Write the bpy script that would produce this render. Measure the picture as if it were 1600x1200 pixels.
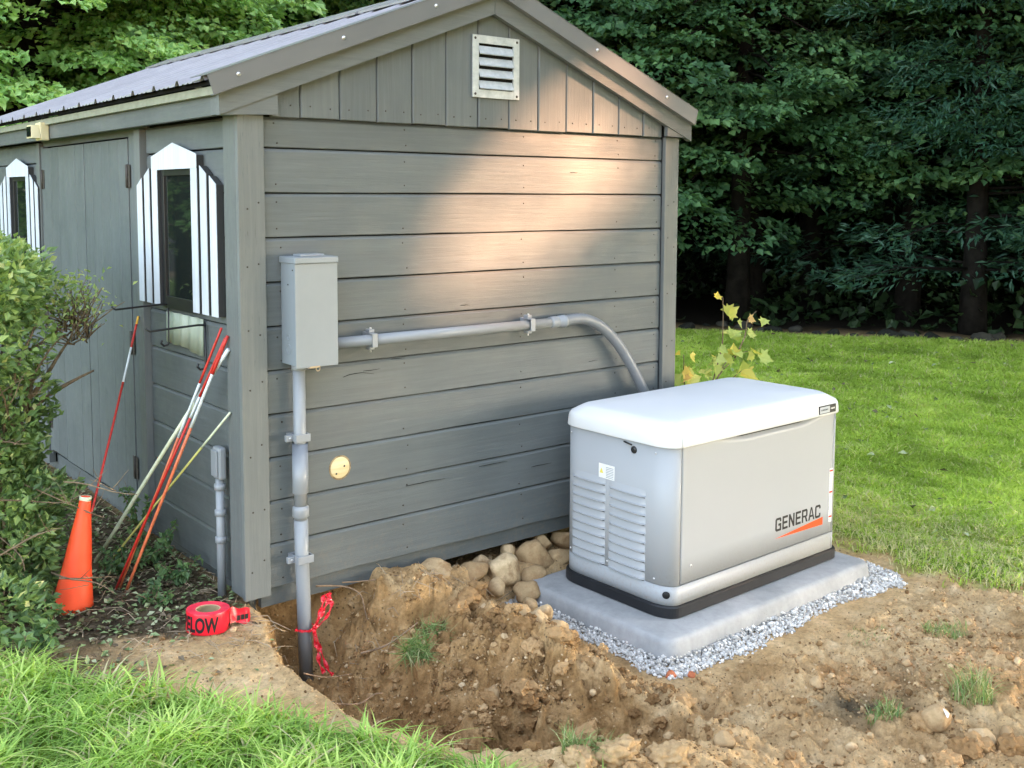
import bpy, bmesh, math, random
import numpy as np
from mathutils import Vector, Matrix
for o in list(bpy.data.objects): bpy.data.objects.remove(o)
S = bpy.context.scene
PI = math.pi; R = math.radians
rng = np.random.default_rng(11); random.seed(5)

# ------------------------------------------------------------------ camera
cam = bpy.data.cameras.new('camera'); camo = bpy.data.objects.new('camera', cam)
S.collection.objects.link(camo); S.camera = camo
yaw, pitch, roll = R(38.4453), R(4.9562), R(.1535)
fw = Vector((math.sin(yaw)*math.cos(pitch), math.cos(yaw)*math.cos(pitch), -math.sin(pitch)))
rt = Vector((math.cos(yaw), -math.sin(yaw), 0)); up = rt.cross(fw)
r2 = rt*math.cos(roll)+up*math.sin(roll); u2 = -rt*math.sin(roll)+up*math.cos(roll)
m = Matrix((r2, u2, -fw)).transposed().to_4x4(); m.translation = Vector((-1.7149, -3.5262, 1.7898))
camo.matrix_world = m
cam.sensor_width = 36; cam.lens = 1631.25/1600*36
cam.shift_x = (800-772.56)/1600; cam.shift_y = (448.34-600)/1600
cam.clip_start = .05; cam.clip_end = 400

# ------------------------------------------------------------------ light
SUN_AZ, SUN_EL = 128.0, 23.0         # azimuth from +Y towards +X
w = bpy.data.worlds.new('World'); S.world = w; w.use_nodes = True
nt = w.node_tree; bg = nt.nodes['Background']
sky = nt.nodes.new('ShaderNodeTexSky'); sky.sky_type = 'NISHITA'; sky.sun_disc = False
sky.sun_elevation = R(SUN_EL); sky.sun_rotation = R(SUN_AZ); sky.altitude = 200
sky.air_density = 1.0; sky.dust_density = 1.6; sky.ozone_density = 0.2
hs = nt.nodes.new('ShaderNodeHueSaturation'); hs.inputs['Saturation'].default_value = .6      # thin evening cloud greys the sky
nt.links.new(sky.outputs[0], hs.inputs['Color']); nt.links.new(hs.outputs[0], bg.inputs[0]); bg.inputs[1].default_value = .15
sund = Vector((math.sin(R(SUN_AZ))*math.cos(R(SUN_EL)), math.cos(R(SUN_AZ))*math.cos(R(SUN_EL)), math.sin(R(SUN_EL))))
sl = bpy.data.lights.new('sun', 'SUN'); sl.energy = 4.4; sl.angle = R(2.0); sl.color = (1, .54, .31)
so = bpy.data.objects.new('sun', sl); S.collection.objects.link(so)
so.rotation_euler = sund.to_track_quat('Z', 'Y').to_euler()
S.view_settings.view_transform = 'Standard'; S.view_settings.look = 'None'
S.view_settings.exposure = 3.2; S.view_settings.gamma = 1
S.render.engine = 'CYCLES'
S.cycles.max_bounces = 6; S.cycles.diffuse_bounces = 3; S.cycles.glossy_bounces = 3
S.cycles.transmission_bounces = 4; S.cycles.transparent_max_bounces = 6

# ------------------------------------------------------------------ helpers
COL = S.collection
def tag(o, label=None, cat=None, group=None, kind=None):
    if label: o['label'] = label
    if cat: o['category'] = cat
    if group: o['group'] = group
    if kind: o['kind'] = kind
    return o
def empty(name, loc=(0,0,0), rz=0, label=None, cat=None, group=None):
    o = bpy.data.objects.new(name, None); COL.objects.link(o)
    o.location = loc; o.rotation_euler = (0,0,rz); o.empty_display_size = .1
    return tag(o, label, cat, group)
def link(name, me, parent=None):
    o = bpy.data.objects.new(name, me); COL.objects.link(o)
    if parent is not None: o.parent = parent
    return o

class MB:
    """collects shapes in one bmesh; build() links them as one mesh object"""
    def __init__(s): s.v = []; s.f = []; s.mi = []; s.sm = []; s.cur = 0; s.at = []
    def add(s, verts, faces, smooth=False, rnd=None):
        b = len(s.v); s.v += [tuple(p) for p in verts]
        s.f += [[i+b for i in f] for f in faces]; s.mi += [s.cur]*len(faces); s.sm += [smooth]*len(faces)
        rr = random.random() if rnd is None else rnd
        s.at += [rr]*len(verts)
    def mat(s, i): s.cur = i; return s
    def box(s, x0, x1, y0, y1, z0, z1, c=0, rnd=None):
        """box, c = chamfer"""
        if c <= 0:
            V = [(x,y,z) for x in (x0,x1) for y in (y0,y1) for z in (z0,z1)]
            s.add(V, [(0,1,3,2),(4,6,7,5),(0,4,5,1),(2,3,7,6),(0,2,6,4),(1,5,7,3)], rnd=rnd); return
        bm = bmesh.new(); bmesh.ops.create_cube(bm, size=1)
        for v in bm.verts:
            v.co = Vector(((x0+x1)/2+v.co.x*(x1-x0), (y0+y1)/2+v.co.y*(y1-y0), (z0+z1)/2+v.co.z*(z1-z0)))
        bmesh.ops.bevel(bm, geom=bm.edges[:], offset=c, segments=2, profile=.5, affect='EDGES')
        s.bm(bm, rnd=rnd)
    def bm(s, bm, smooth=False, rnd=None, M=None):
        bm.verts.index_update()
        s.add([(M @ v.co if M else v.co)[:] for v in bm.verts], [[v.index for v in f.verts] for f in bm.faces], smooth, rnd)
        bm.free()
    def prism(s, pts, axis, a, b, rnd=None):
        """polygon pts (2D) extruded along axis from a to b; axis y: pts are (x,z); x: (y,z); z: (x,y)"""
        def P(p, t): return (p[0], t, p[1]) if axis == 'y' else ((t, p[0], p[1]) if axis == 'x' else (p[0], p[1], t))
        n = len(pts); V = [P(p, a) for p in pts]+[P(p, b) for p in pts]
        F = [list(range(n))[::-1], list(range(n, 2*n))]+[(i, (i+1) % n, n+(i+1) % n, n+i) for i in range(n)]
        s.add(V, F, rnd=rnd)
    def tube(s, path, rad, n=12, smooth=True, caps=True, rnd=None):
        P = [Vector(p) for p in path]
        rad = rad if hasattr(rad, '__len__') else [rad]*len(P)
        V = []; F = []; prev = None
        for i, p in enumerate(P):
            d = (P[min(i+1, len(P)-1)]-P[max(i-1, 0)]).normalized()
            if prev is None:
                a = d.orthogonal().normalized()
            else:
                a = (prev-d*prev.dot(d))
                a = a.normalized() if a.length > 1e-6 else d.orthogonal().normalized()
            prev = a; b = d.cross(a)
            for k in range(n):
                t = 2*PI*k/n; V.append(p+(a*math.cos(t)+b*math.sin(t))*rad[i])
        for i in range(len(P)-1):
            for k in range(n): F.append((i*n+k, i*n+(k+1) % n, (i+1)*n+(k+1) % n, (i+1)*n+k))
        if caps: F += [tuple(range(n))[::-1], tuple(range((len(P)-1)*n, len(P)*n))]
        s.add(V, F, smooth, rnd)
    def lathe(s, prof, n=32, o=(0,0,0), ax=None, smooth=True, caps=False):
        """prof (r, h) turned about ax (default z) at o"""
        A = Vector(ax or (0,0,1)).normalized(); a = A.orthogonal().normalized(); b = A.cross(a); o = Vector(o)
        V = []; F = []
        for r_, h in prof:
            for k in range(n):
                t = 2*PI*k/n; V.append(o+A*h+(a*math.cos(t)+b*math.sin(t))*r_)
        for i in range(len(prof)-1):
            for k in range(n): F.append((i*n+k, i*n+(k+1) % n, (i+1)*n+(k+1) % n, (i+1)*n+k))
        if caps: F += [tuple(range(n))[::-1], tuple(range((len(prof)-1)*n, len(prof)*n))]
        s.add(V, F, smooth)
    def build(s, name, mats, parent=None, attr=False):
        me = bpy.data.meshes.new(name); me.from_pydata(s.v, [], s.f)
        for mm in (mats if isinstance(mats, (list, tuple)) else [mats]): me.materials.append(mm)
        me.polygons.foreach_set('material_index', s.mi); me.polygons.foreach_set('use_smooth', s.sm)
        if attr:
            a = me.attributes.new('rnd', 'FLOAT', 'POINT'); a.data.foreach_set('value', s.at)
        me.update(); return link(name, me, parent)

def np_mesh(name, V, F, mats, rnd=None, smooth=False, parent=None, extra=None, mi=None):
    """V (N,3), F (M,k) arrays -> linked object"""
    V = np.ascontiguousarray(V, np.float32); F = np.ascontiguousarray(F, np.int32)
    me = bpy.data.meshes.new(name); M, k = F.shape
    me.vertices.add(len(V)); me.vertices.foreach_set('co', V.ravel())
    me.loops.add(M*k); me.loops.foreach_set('vertex_index', F.ravel())
    me.polygons.add(M); me.polygons.foreach_set('loop_start', np.arange(0, M*k, k, dtype=np.int32))
    me.polygons.foreach_set('use_smooth', np.full(M, smooth))
    for mm in (mats if isinstance(mats, (list, tuple)) else [mats]): me.materials.append(mm)
    if mi is not None: me.polygons.foreach_set('material_index', np.ascontiguousarray(mi, np.int32))
    if rnd is not None:
        a = me.attributes.new('rnd', 'FLOAT', 'POINT'); a.data.foreach_set('value', np.ascontiguousarray(rnd, np.float32))
    for nm, arr in (extra or {}).items():
        a = me.attributes.new(nm, 'FLOAT_COLOR', 'POINT'); a.data.foreach_set('color', np.ascontiguousarray(arr, np.float32).ravel())
    me.update(calc_edges=True); me.validate()
    return link(name, me, parent)

# noise -------------------------------------------------------------
def vnoise(x, y, seed=0):
    xi = np.floor(x).astype(np.int64); yi = np.floor(y).astype(np.int64); fx = x-xi; fy = y-yi
    fx = fx*fx*fx*(fx*(fx*6-15)+10); fy = fy*fy*fy*(fy*(fy*6-15)+10)
    def h(a, b):
        n = (a*374761393+b*668265263+seed*974634777) & 0x7fffffff
        n = ((n ^ (n >> 13))*1274126177) & 0x7fffffff
        n = (n ^ (n >> 16)) & 0xffffff
        return n/float(0xffffff)
    return ((h(xi,yi)*(1-fx)+h(xi+1,yi)*fx)*(1-fy)+(h(xi,yi+1)*(1-fx)+h(xi+1,yi+1)*fx)*fy)*2-1
def fbm(x, y, o=4, seed=0, g=.5):
    s = 0; a = 1; t = 0
    for i in range(o):
        c, q = math.cos(i*1.1), math.sin(i*1.1)
        s = s+a*vnoise(x*c-y*q+i*7.3, x*q+y*c-i*3.1, seed+i); t += a; a *= g; x = x*2.03; y = y*2.03
    return s/t

# ------------------------------------------------------------------ materials
class NB:
    def __init__(s, name, rough=.6, spec=.3):
        s.m = bpy.data.materials.new(name); s.m.use_nodes = True; s.t = s.m.node_tree; s.n = s.t.nodes; s.l = s.t.links
        s.b = s.n['Principled BSDF']; s.b.inputs['Roughness'].default_value = rough
        s.b.inputs['Specular IOR Level'].default_value = spec
        s._tc = None
    def node(s, typ, **kw):
        n = s.n.new(typ)
        for k, v in kw.items():
            if k.startswith('i_'): n.inputs[k[2:].replace('_', ' ')].default_value = v
            else: setattr(n, k, v)
        return n
    def coord(s, scale=(1,1,1), kind='Object'):
        if s._tc is None: s._tc = s.node('ShaderNodeTexCoord')
        mp = s.node('ShaderNodeMapping'); mp.inputs['Scale'].default_value = scale
        s.l.new(s._tc.outputs[kind], mp.inputs[0]); return mp.outputs[0]
    def noise(s, scale, detail=4, rough=.55, sc=(1,1,1), dist=0):
        n = s.node('ShaderNodeTexNoise'); n.inputs['Scale'].default_value = scale; n.inputs['Detail'].default_value = detail
        n.inputs['Roughness'].default_value = rough; n.inputs['Distortion'].default_value = dist
        s.l.new(s.coord(sc), n.inputs['Vector']); return n.outputs['Fac']
    def ramp(s, fac, stops):
        r = s.node('ShaderNodeValToRGB'); e = r.color_ramp.elements
        while len(e) < len(stops): e.new(.5)
        for q, (p, c) in zip(e, stops):
            q.position = p; q.color = (c[0], c[1], c[2], 1) if hasattr(c, '__len__') else (c, c, c, 1)
        s.l.new(fac, r.inputs[0]); return r.outputs[0]
    def mix(s, a, b, fac, mode='MIX'):
        n = s.node('ShaderNodeMix', data_type='RGBA', blend_type=mode)
        for inp, v in ((n.inputs[0], fac), (n.inputs[6], a), (n.inputs[7], b)):
            if hasattr(v, 'is_output'): s.l.new(v, inp)
            elif hasattr(v, '__len__'): inp.default_value = (v[0], v[1], v[2], 1)
            else: inp.default_value = v
        return n.outputs[2]
    def math(s, op, a, b=0.0):
        n = s.node('ShaderNodeMath', operation=op)
        for inp, v in ((n.inputs[0], a), (n.inputs[1], b)):
            if hasattr(v, 'is_output'): s.l.new(v, inp)
            else: inp.default_value = v
        return n.outputs[0]
    def attr(s, name, out='Fac'):
        a = s.node('ShaderNodeAttribute', attribute_name=name); return a.outputs[out]
    def color(s, c):
        if hasattr(c, 'is_output'): s.l.new(c, s.b.inputs['Base Color'])
        else: s.b.inputs['Base Color'].default_value = (*c, 1)
        return s
    def rough(s, c): s.l.new(c, s.b.inputs['Roughness']); return s
    def bump(s, h, strength=.3, dist=.01):
        b = s.node('ShaderNodeBump'); b.inputs['Strength'].default_value = strength; b.inputs['Distance'].default_value = dist
        s.l.new(h, b.inputs['Height'])
        if s.b.inputs['Normal'].is_linked: s.l.new(s.b.inputs['Normal'].links[0].from_socket, b.inputs['Normal'])
        s.l.new(b.outputs[0], s.b.inputs['Normal']); return s

def plain(name, c, rough=.5, spec=.4, var=.06, nscale=30, metal=0, bump=0):
    n = NB(name, rough, spec); f = n.noise(nscale, 4)
    lo = [x*(1-var) for x in c]; hi = [min(1, x*(1+var)) for x in c]
    n.color(n.ramp(f, [(.3, lo), (.7, hi)])); n.b.inputs['Metallic'].default_value = metal
    if bump: n.bump(f, bump, .004)
    return n.m

def wood_paint(name, c, along='x', rubbed=.35, seedscale=1.0):
    """weathered flat paint with grain along one axis"""
    n = NB(name, .55, .35)
    sc = {'x': (1.2, 26, 26), 'z': (26, 26, 1.2), 'y': (26, 1.2, 26)}[along]
    g = n.noise(2.2*seedscale, 6, .65, sc, .6)
    g2 = n.noise(7*seedscale, 4, .7, sc, 1.2)
    blot = n.noise(2.3, 4, .6)
    stain = n.noise(9, 3, .6)
    rn = n.attr('rnd')
    base = n.ramp(g, [(.25, [x*.86 for x in c]), (.55, c), (.8, [min(1, x*1.16) for x in c])])
    dark = n.ramp(g2, [(.30, 1), (.40, 0)])
    patch = n.ramp(n.noise(1.1, 3, .6), [(.45, 0), (.62, 1)])
    worn = n.mix(base, [x*.55 for x in c], n.math('MULTIPLY', n.math('MULTIPLY', dark, patch), rubbed*1.6))
    tone = n.ramp(rn, [(0, .92), (1, 1.08)])
    c2 = n.mix(worn, tone, 1.0, 'MULTIPLY')
    bl = n.ramp(blot, [(.3, (.90, .91, .92)), (.7, (1.07, 1.06, 1.04))])
    c3 = n.mix(c2, bl, 1.0, 'MULTIPLY')
    if along == 'x':                         # soil splashed on the lowest boards
        sx = n.node('ShaderNodeSeparateXYZ'); n.l.new(n.coord(), sx.inputs[0]); lowz = n.ramp(sx.outputs['Z'], [(.06, 1), (.34, 0)])
        c3 = n.mix(c3, (.26, .19, .12), n.math('MULTIPLY', lowz, n.ramp(n.noise(38, 5, .75), [(.5, 0), (.7, .22)])))
    n.color(c3); n.rough(n.ramp(stain, [(.3, .42), (.7, .64)]))
    n.bump(g, .25, .004); n.bump(n.math('MULTIPLY', g2, 1.0), .28, .003)
    return n.m

GREY = (.115, .130, .132)
M = {}
M['wall_x'] = wood_paint('grey_paint_boards', GREY, 'x')
M['wall_y'] = wood_paint('grey_paint_side_boards', GREY, 'y', .2)
M['wall_z'] = wood_paint('grey_paint_vertical_boards', GREY, 'z', .5)
M['trim_z'] = wood_paint('grey_paint_posts', (.136, .148, .145), 'z', .8)
M['trim_x'] = wood_paint('grey_paint_rake', (.134, .146, .145), 'x', .4)
M['trim_y'] = wood_paint('grey_paint_fascia', (.120, .131, .131), 'y', .2)
M['pale_wood'] = plain('pale_drip_wood', (.26, .27, .21), .6, .2, .15)
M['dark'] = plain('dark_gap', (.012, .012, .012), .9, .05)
M['nail'] = plain('nail_dark', (.035, .028, .022), .6, .4)
M['white_paint'] = wood_paint('white_shutter_paint', (.56, .60, .66), 'z', .12)
M['black_metal'] = plain('black_iron', (.012, .012, .013), .4, .5)
M['hinge'] = plain('rusty_hinge', (.05, .042, .036), .55, .4, .4, 80)
n = NB('window_glass', .03, .8); n.color((.012, .016, .014)); n.bump(n.noise(3, 2), .03, .004); M['glass'] = n.m
# roof metal
n = NB('roof_metal', .38, .5)
n.color(n.mix(n.ramp(n.noise(1.3, 4), [(.3, (.235, .23, .245)), (.7, (.29, .285, .30))]), n.ramp(n.noise(14, 5, .7), [(.35, .9), (.7, 1.06)]), 1, 'MULTIPLY'))
n.b.inputs['Metallic'].default_value = .25; n.rough(n.ramp(n.noise(5, 3), [(.3, .30), (.7, .45)])); M['roof'] = n.m
n = NB('flashing_metal', .4, .5); n.color(n.ramp(n.noise(2.5, 3), [(.3, (.125, .13, .135)), (.7, (.15, .155, .16))])); M['flash'] = n.m
M['screw'] = plain('zinc_screw', (.6, .6, .6), .35, .5, .1, 100, .7)
n = NB('galvanised_vent', .5, .5); n.color(n.mix(n.ramp(n.noise(22, 4, .7), [(.3, (.36, .40, .43)), (.7, (.55, .58, .60))]), (.35, .26, .15), n.ramp(n.noise(40, 4, .7), [(.68, 0), (.78, .3)])))
n.b.inputs['Metallic'].default_value = .35; M['galv'] = n.m
n = NB('bare_plywood', .6, .2); n.color(n.ramp(n.noise(9, 4, .6, (1, 8, 8)), [(.3, (.66, .52, .27)), (.7, (.80, .68, .42))])); M['ply'] = n.m
M['sawn'] = plain('sawn_ring', (.30, .22, .12), .8, .1, .5, 60)
# electrical
M['box_grey'] = plain('box_grey_paint', (.22, .25, .275), .38, .5, .04, 6)
M['box_side'] = M['box_grey']
M['pvc'] = plain('grey_pvc', (.25, .27, .29), .38, .5, .05, 5)
M['pvc_dark'] = plain('grey_flexible_conduit', (.17, .185, .20), .42, .5, .08, 20)
M['tan_metal'] = plain('brassy_latch', (.40, .32, .22), .4, .5, .2, 60, .4)
# generator
M['gen'] = NB('generator_paint', .42, .4).color((.70, .69, .66)).m
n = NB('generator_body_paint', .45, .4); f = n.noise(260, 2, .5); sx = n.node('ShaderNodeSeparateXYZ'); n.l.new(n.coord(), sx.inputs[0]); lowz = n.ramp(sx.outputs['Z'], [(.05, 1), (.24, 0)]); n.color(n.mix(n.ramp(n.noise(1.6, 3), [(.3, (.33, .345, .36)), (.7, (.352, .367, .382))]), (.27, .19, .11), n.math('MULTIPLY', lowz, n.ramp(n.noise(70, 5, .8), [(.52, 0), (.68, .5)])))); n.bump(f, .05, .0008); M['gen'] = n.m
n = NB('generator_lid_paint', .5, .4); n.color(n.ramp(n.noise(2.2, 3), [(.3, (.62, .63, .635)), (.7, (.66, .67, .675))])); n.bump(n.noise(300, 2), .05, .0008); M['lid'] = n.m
M['gen_black'] = plain('black_base_plastic', (.012, .013, .015), .42, .4, .2, 12)
M['ink'] = plain('black_ink', (.012, .012, .012), .5, .3)
M['orange_ink'] = plain('orange_ink', (.62, .07, .006), .5, .3)
M['sticker'] = plain('sticker_white', (.72, .72, .70), .4, .4)
M['sticker_grey'] = plain('sticker_grey', (.22, .26, .30), .35, .5)
M['sticker_yellow'] = plain('sticker_yellow', (.70, .60, .10), .5, .3)
M['red_ink'] = plain('red_ink', (.5, .04, .02), .5, .3)
# concrete
n = NB('cast_concrete', .85, .2)
cc = n.ramp(n.noise(4, 5, .6), [(.3, (.28, .285, .28)), (.5, (.35, .35, .345)), (.7, (.41, .405, .40))])
pits = n.node('ShaderNodeTexVoronoi'); pits.inputs['Scale'].default_value = 70; n.l.new(n.coord(), pits.inputs['Vector'])
pm = n.ramp(pits.outputs['Distance'], [(.05, 0), (.16, 1)])
pk = n.ramp(n.noise(11, 3), [(.52, 1), (.6, 0)])
pmx = n.math('MAXIMUM', pm, pk)
n.color(n.mix(n.mix(cc, (.2, .2, .19), n.math('MULTIPLY', n.math('SUBTRACT', 1.0, pmx), .7)), n.ramp(n.noise(25, 6, .7), [(.3, .88), (.7, 1.08)]), 1, 'MULTIPLY'))
n.bump(pmx, .4, .003); n.bump(n.noise(60, 4, .7), .2, .003); M['concrete'] = n.m
def stone_mat(name, stops, bump=.5, sc=14):
    n = NB(name, .85, .2); rn = n.attr('rnd')
    c = n.ramp(rn, stops)
    t = n.ramp(n.noise(sc, 6, .7), [(.3, (.72, .70, .66)), (.55, (1, 1, 1)), (.75, (1.15, 1.12, 1.08))])
    cc_ = n.mix(c, t, 1, 'MULTIPLY')
    if name == 'field_stone': cc_ = n.mix(cc_, (.27, .165, .08), n.ramp(n.noise(11, 5, .7), [(.46, 0), (.62, .85)]))     # smears of soil
    n.color(cc_); n.bump(n.noise(sc*3, 5, .7), bump, .006); return n.m
M['gravel'] = stone_mat('grey_gravel', [(0, (.36, .345, .32)), (.4, (.54, .52, .49)), (.8, (.68, .66, .63)), (1, (.80, .78, .75))], .3, 60)
M['stone'] = stone_mat('field_stone', [(0, (.32, .21, .105)), (.5, (.48, .335, .18)), (1, (.66, .50, .30))], .5, 16)
M['dark_stone'] = stone_mat('border_stone', [(0, (.012, .014, .011)), (.5, (.025, .026, .021)), (1, (.07, .065, .05))], .5, 8)
M['clod'] = stone_mat('soil_clods', [(0, (.17, .095, .04)), (.35, (.34, .21, .095)), (.8, (.52, .35, .18)), (1, (.66, .50, .31))], .8, 40)
M['lump'] = stone_mat('soil_lumps', [(0, (.20, .108, .042)), (.5, (.35, .205, .088)), (1, (.50, .32, .155))], 1.2, 40)
M['brick'] = stone_mat('brick_fragment', [(0, (.42, .13, .06)), (1, (.5, .17, .08))], .4, 40)
# plastics
n = NB('orange_cone_plastic', .5, .4)
n.color(n.mix(n.ramp(n.noise(7, 4), [(.3, (.85, .075, .02)), (.7, (.95, .10, .03))]), (.30, .10, .05), n.ramp(n.noise(24, 5, .7), [(.62, 0), (.75, .5)]))); n.bump(n.noise(12, 2), .15, .006); M['cone'] = n.m
M['red_tape'] = NB('red_tape_plastic', .28, .5).color((.72, .012, .03)).m
M['tape_top'] = plain('wound_tape_edge', (.78, .035, .07), .35, .5, .1, 60)
M['card'] = plain('cardboard_core', (.34, .25, .14), .8, .1, .2, 20)
M['card_rim'] = plain('cardboard_rim', (.68, .45, .28), .7, .1)
M['rod_red'] = plain('rod_red', (.50, .03, .02), .4, .4, .2, 40)
M['rod_rust'] = plain('rod_orange_red', (.62, .16, .07), .4, .4, .2, 40)
M['rod_white'] = plain('rod_white', (.62, .66, .66), .45, .4, .1, 40)
M['rod_pale'] = plain('rod_pale_green', (.66, .70, .50), .5, .3, .12, 30)
M['rod_yellow'] = plain('rod_yellow', (.56, .52, .15), .5, .3, .15, 30)
M['rod_tip'] = plain('rod_orange_tip', (.75, .40, .03), .4, .4)
n = NB('milky_plastic', .35, .4); n.color(n.ramp(n.noise(6, 3, .6, (1, 1, .3)), [(.3, (.30, .36, .27)), (.7, (.56, .60, .48))])); n.b.inputs['Transmission Weight'].default_value = .25; M['milky'] = n.m
n = NB('cream_plastic', .4, .4); n.color((.66, .60, .36)); M['cream'] = n.m
M['bark'] = plain('tree_bark', (.014, .012, .010), .9, .1, .5, 9, 0, .8)
M['twig'] = plain('twig_bark', (.19, .14, .09), .85, .1, .4, 30, 0, .5)
M['root'] = plain('brown_root', (.24, .16, .10), .85, .1, .4, 30)
M['dead_twig'] = plain('dry_twig', (.40, .31, .21), .85, .1, .3, 30)

def leaf_mat(name, stops, trans=.3, rough=.5, spec=.35, tint=(1.25, 1.2, .6)):
    n = NB(name, rough, spec); c = n.ramp(n.attr('rnd'), stops); n.color(c)
    tr = n.node('ShaderNodeBsdfTranslucent'); n.l.new(n.mix(c, tint, 1, 'MULTIPLY'), tr.inputs[0])
    mx = n.node('ShaderNodeMixShader'); mx.inputs[0].default_value = trans
    out = n.n['Material Output']; n.l.new(n.b.outputs[0], mx.inputs[1]); n.l.new(tr.outputs[0], mx.inputs[2]); n.l.new(mx.outputs[0], out.inputs[0])
    return n.m
M['leaf_edge'] = leaf_mat('maple_leaves', [(0, (.035, .09, .038)), (.5, (.075, .17, .066)), (1, (.15, .27, .10))], .3)
M['leaf_light'] = leaf_mat('light_maple_leaves', [(0, (.18, .33, .13)), (.5, (.34, .56, .22)), (1, (.55, .72, .30))], .45)
M['leaf_pine'] = leaf_mat('dark_blue_green_needles', [(0, (.018, .055, .034)), (.6, (.034, .095, .055)), (1, (.06, .13, .065))], .15)
M['leaf_far'] = leaf_mat('far_leaves', [(0, (.015, .035, .014)), (1, (.035, .07, .022))], .25)  # the wood's deep shade is put into these dark leaf colours
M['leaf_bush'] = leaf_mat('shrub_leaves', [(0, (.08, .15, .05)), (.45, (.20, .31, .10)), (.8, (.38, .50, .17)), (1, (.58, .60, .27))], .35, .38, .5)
M['leaf_weed'] = leaf_mat('weed_leaves', [(0, (.06, .12, .05)), (1, (.18, .29, .11))], .3)
M['leaf_sapling'] = leaf_mat('yellow_green_leaves', [(0, (.42, .52, .14)), (.5, (.62, .66, .22)), (.8, (.78, .62, .10)), (1, (.72, .48, .2))], .4)
M['litter'] = leaf_mat('fallen_leaves', [(0, (.07, .05, .03)), (.35, (.17, .13, .08)), (.6, (.12, .18, .06)), (.85, (.24, .32, .14)), (1, (.46, .48, .30))], .1)
M['grass_long'] = leaf_mat('long_grass', [(0, (.12, .22, .045)), (.5, (.34, .54, .12)), (.84, (.52, .68, .20)), (.90, (.48, .42, .22)), (1, (.62, .56, .36))], .45, .42, .4)
M['grass_lawn'] = leaf_mat('lawn_grass', [(0, (.28, .40, .06)), (.5, (.46, .64, .10)), (.85, (.62, .76, .17)), (1, (.66, .62, .36))], .4, .5, .3)
M['grass_tuft'] = leaf_mat('tuft_grass', [(0, (.10, .17, .05)), (.6, (.22, .34, .10)), (1, (.50, .46, .26))], .3)

# ground material
n = NB('ground', .95, .1)
mk = n.node('ShaderNodeAttribute', attribute_name='mask'); sp = n.node('ShaderNodeSeparateColor'); n.l.new(mk.outputs['Color'], sp.inputs[0])
fine = n.noise(55, 6, .75); mid = n.noise(9, 6, .65); big = n.noise(1.7, 4, .6)
dry = n.ramp(mid, [(.28, (.48, .31, .15)), (.5, (.67, .465, .245)), (.72, (.80, .60, .36))])
wet = n.ramp(mid, [(.3, (.24, .13, .05)), (.5, (.44, .265, .115)), (.7, (.62, .41, .205))])
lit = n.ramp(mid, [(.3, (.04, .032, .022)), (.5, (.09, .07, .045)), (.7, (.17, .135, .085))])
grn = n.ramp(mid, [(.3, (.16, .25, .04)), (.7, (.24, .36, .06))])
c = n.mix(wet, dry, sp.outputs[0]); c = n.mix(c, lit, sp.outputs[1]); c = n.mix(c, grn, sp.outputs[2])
c = n.mix((.016, .012, .008), c, mk.outputs['Alpha'])      # wood's shade painted near-black into the ground under the trees
c = n.mix(c, n.ramp(fine, [(.25, (.62, .60, .58)), (.5, (1, 1, 1)), (.75, (1.22, 1.2, 1.16))]), 1, 'MULTIPLY')
c = n.mix(c, n.ramp(big, [(.3, (.85, .84, .82)), (.7, (1.1, 1.08, 1.05))]), 1, 'MULTIPLY')
# small dark organic bits
vo = n.node('ShaderNodeTexVoronoi'); vo.inputs['Scale'].default_value = 45; n.l.new(n.coord((1, 1, 1)), vo.inputs['Vector'])
bits = n.ramp(vo.outputs['Distance'], [(.12, .8), (.22, 0)])
c = n.mix(c, (.05, .035, .02), n.math('MULTIPLY', bits, n.ramp(n.noise(6, 3), [(.42, 0), (.58, 1)])))
n.color(c); n.bump(n.noise(120, 5, .8), 1.0, .008); n.bump(n.noise(28, 5, .75), .9, .018); M['ground'] = n.m
n = NB('forest_floor', .95, .1); n.color(n.ramp(n.noise(5, 5, .7), [(.3, (.02, .016, .010)), (.7, (.06, .045, .028))])); M['floor'] = n.m

# ------------------------------------------------------------------ terrain
def ss(a,b,x):
    t=np.clip((x-a)/(b-a),0,1); return t*t*(3-2*t)
# floor of the dug hole: boundary points and how steeply the bank rises outside each of them
HOLE=[(.035,.02,3.4),(.0,-.16,3.6),(-.11,-.5,3.4),(-.10,-.8,3.4),(-.08,-.95,3.2),(.04,-1.12,2.6),(.27,-1.3,2.2),(.52,-1.42,2.0),
 (.74,-1.42,1.8),(.84,-1.3,2.0),(.72,-1.12,1.6),(.5,-.98,.9),(.34,-.72,.62),(.25,-.45,.55),(.22,-.22,.7),(.26,-.06,1.6),(.2,.02,3.0)]
def hole_h(x,y):
    n=len(HOLE); best=np.full(x.shape,1e9); sl=np.zeros(x.shape); inside=np.zeros(x.shape,bool)
    for i in range(n):
        ax,ay,sa=HOLE[i]; bx,by,sb=HOLE[(i+1)%n]
        dx,dy=bx-ax,by-ay
        t=np.clip(((x-ax)*dx+(y-ay)*dy)/(dx*dx+dy*dy),0,1)
        d=np.hypot(x-ax-t*dx,y-ay-t*dy)
        m=d<best; best=np.where(m,d,best); sl=np.where(m,sa+(sb-sa)*t,sl)
        c=((ay>y)!=(by>y))&(x<(bx-ax)*(y-ay)/((by-ay) if by!=ay else 1e-9)+ax)
        inside^=c
    fl=-.07+.03*np.sin(x*9+y*5)
    return np.where(inside, fl-.05*np.clip(best/.12,0,1), fl+sl*best), np.where(inside,0,best)
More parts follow.
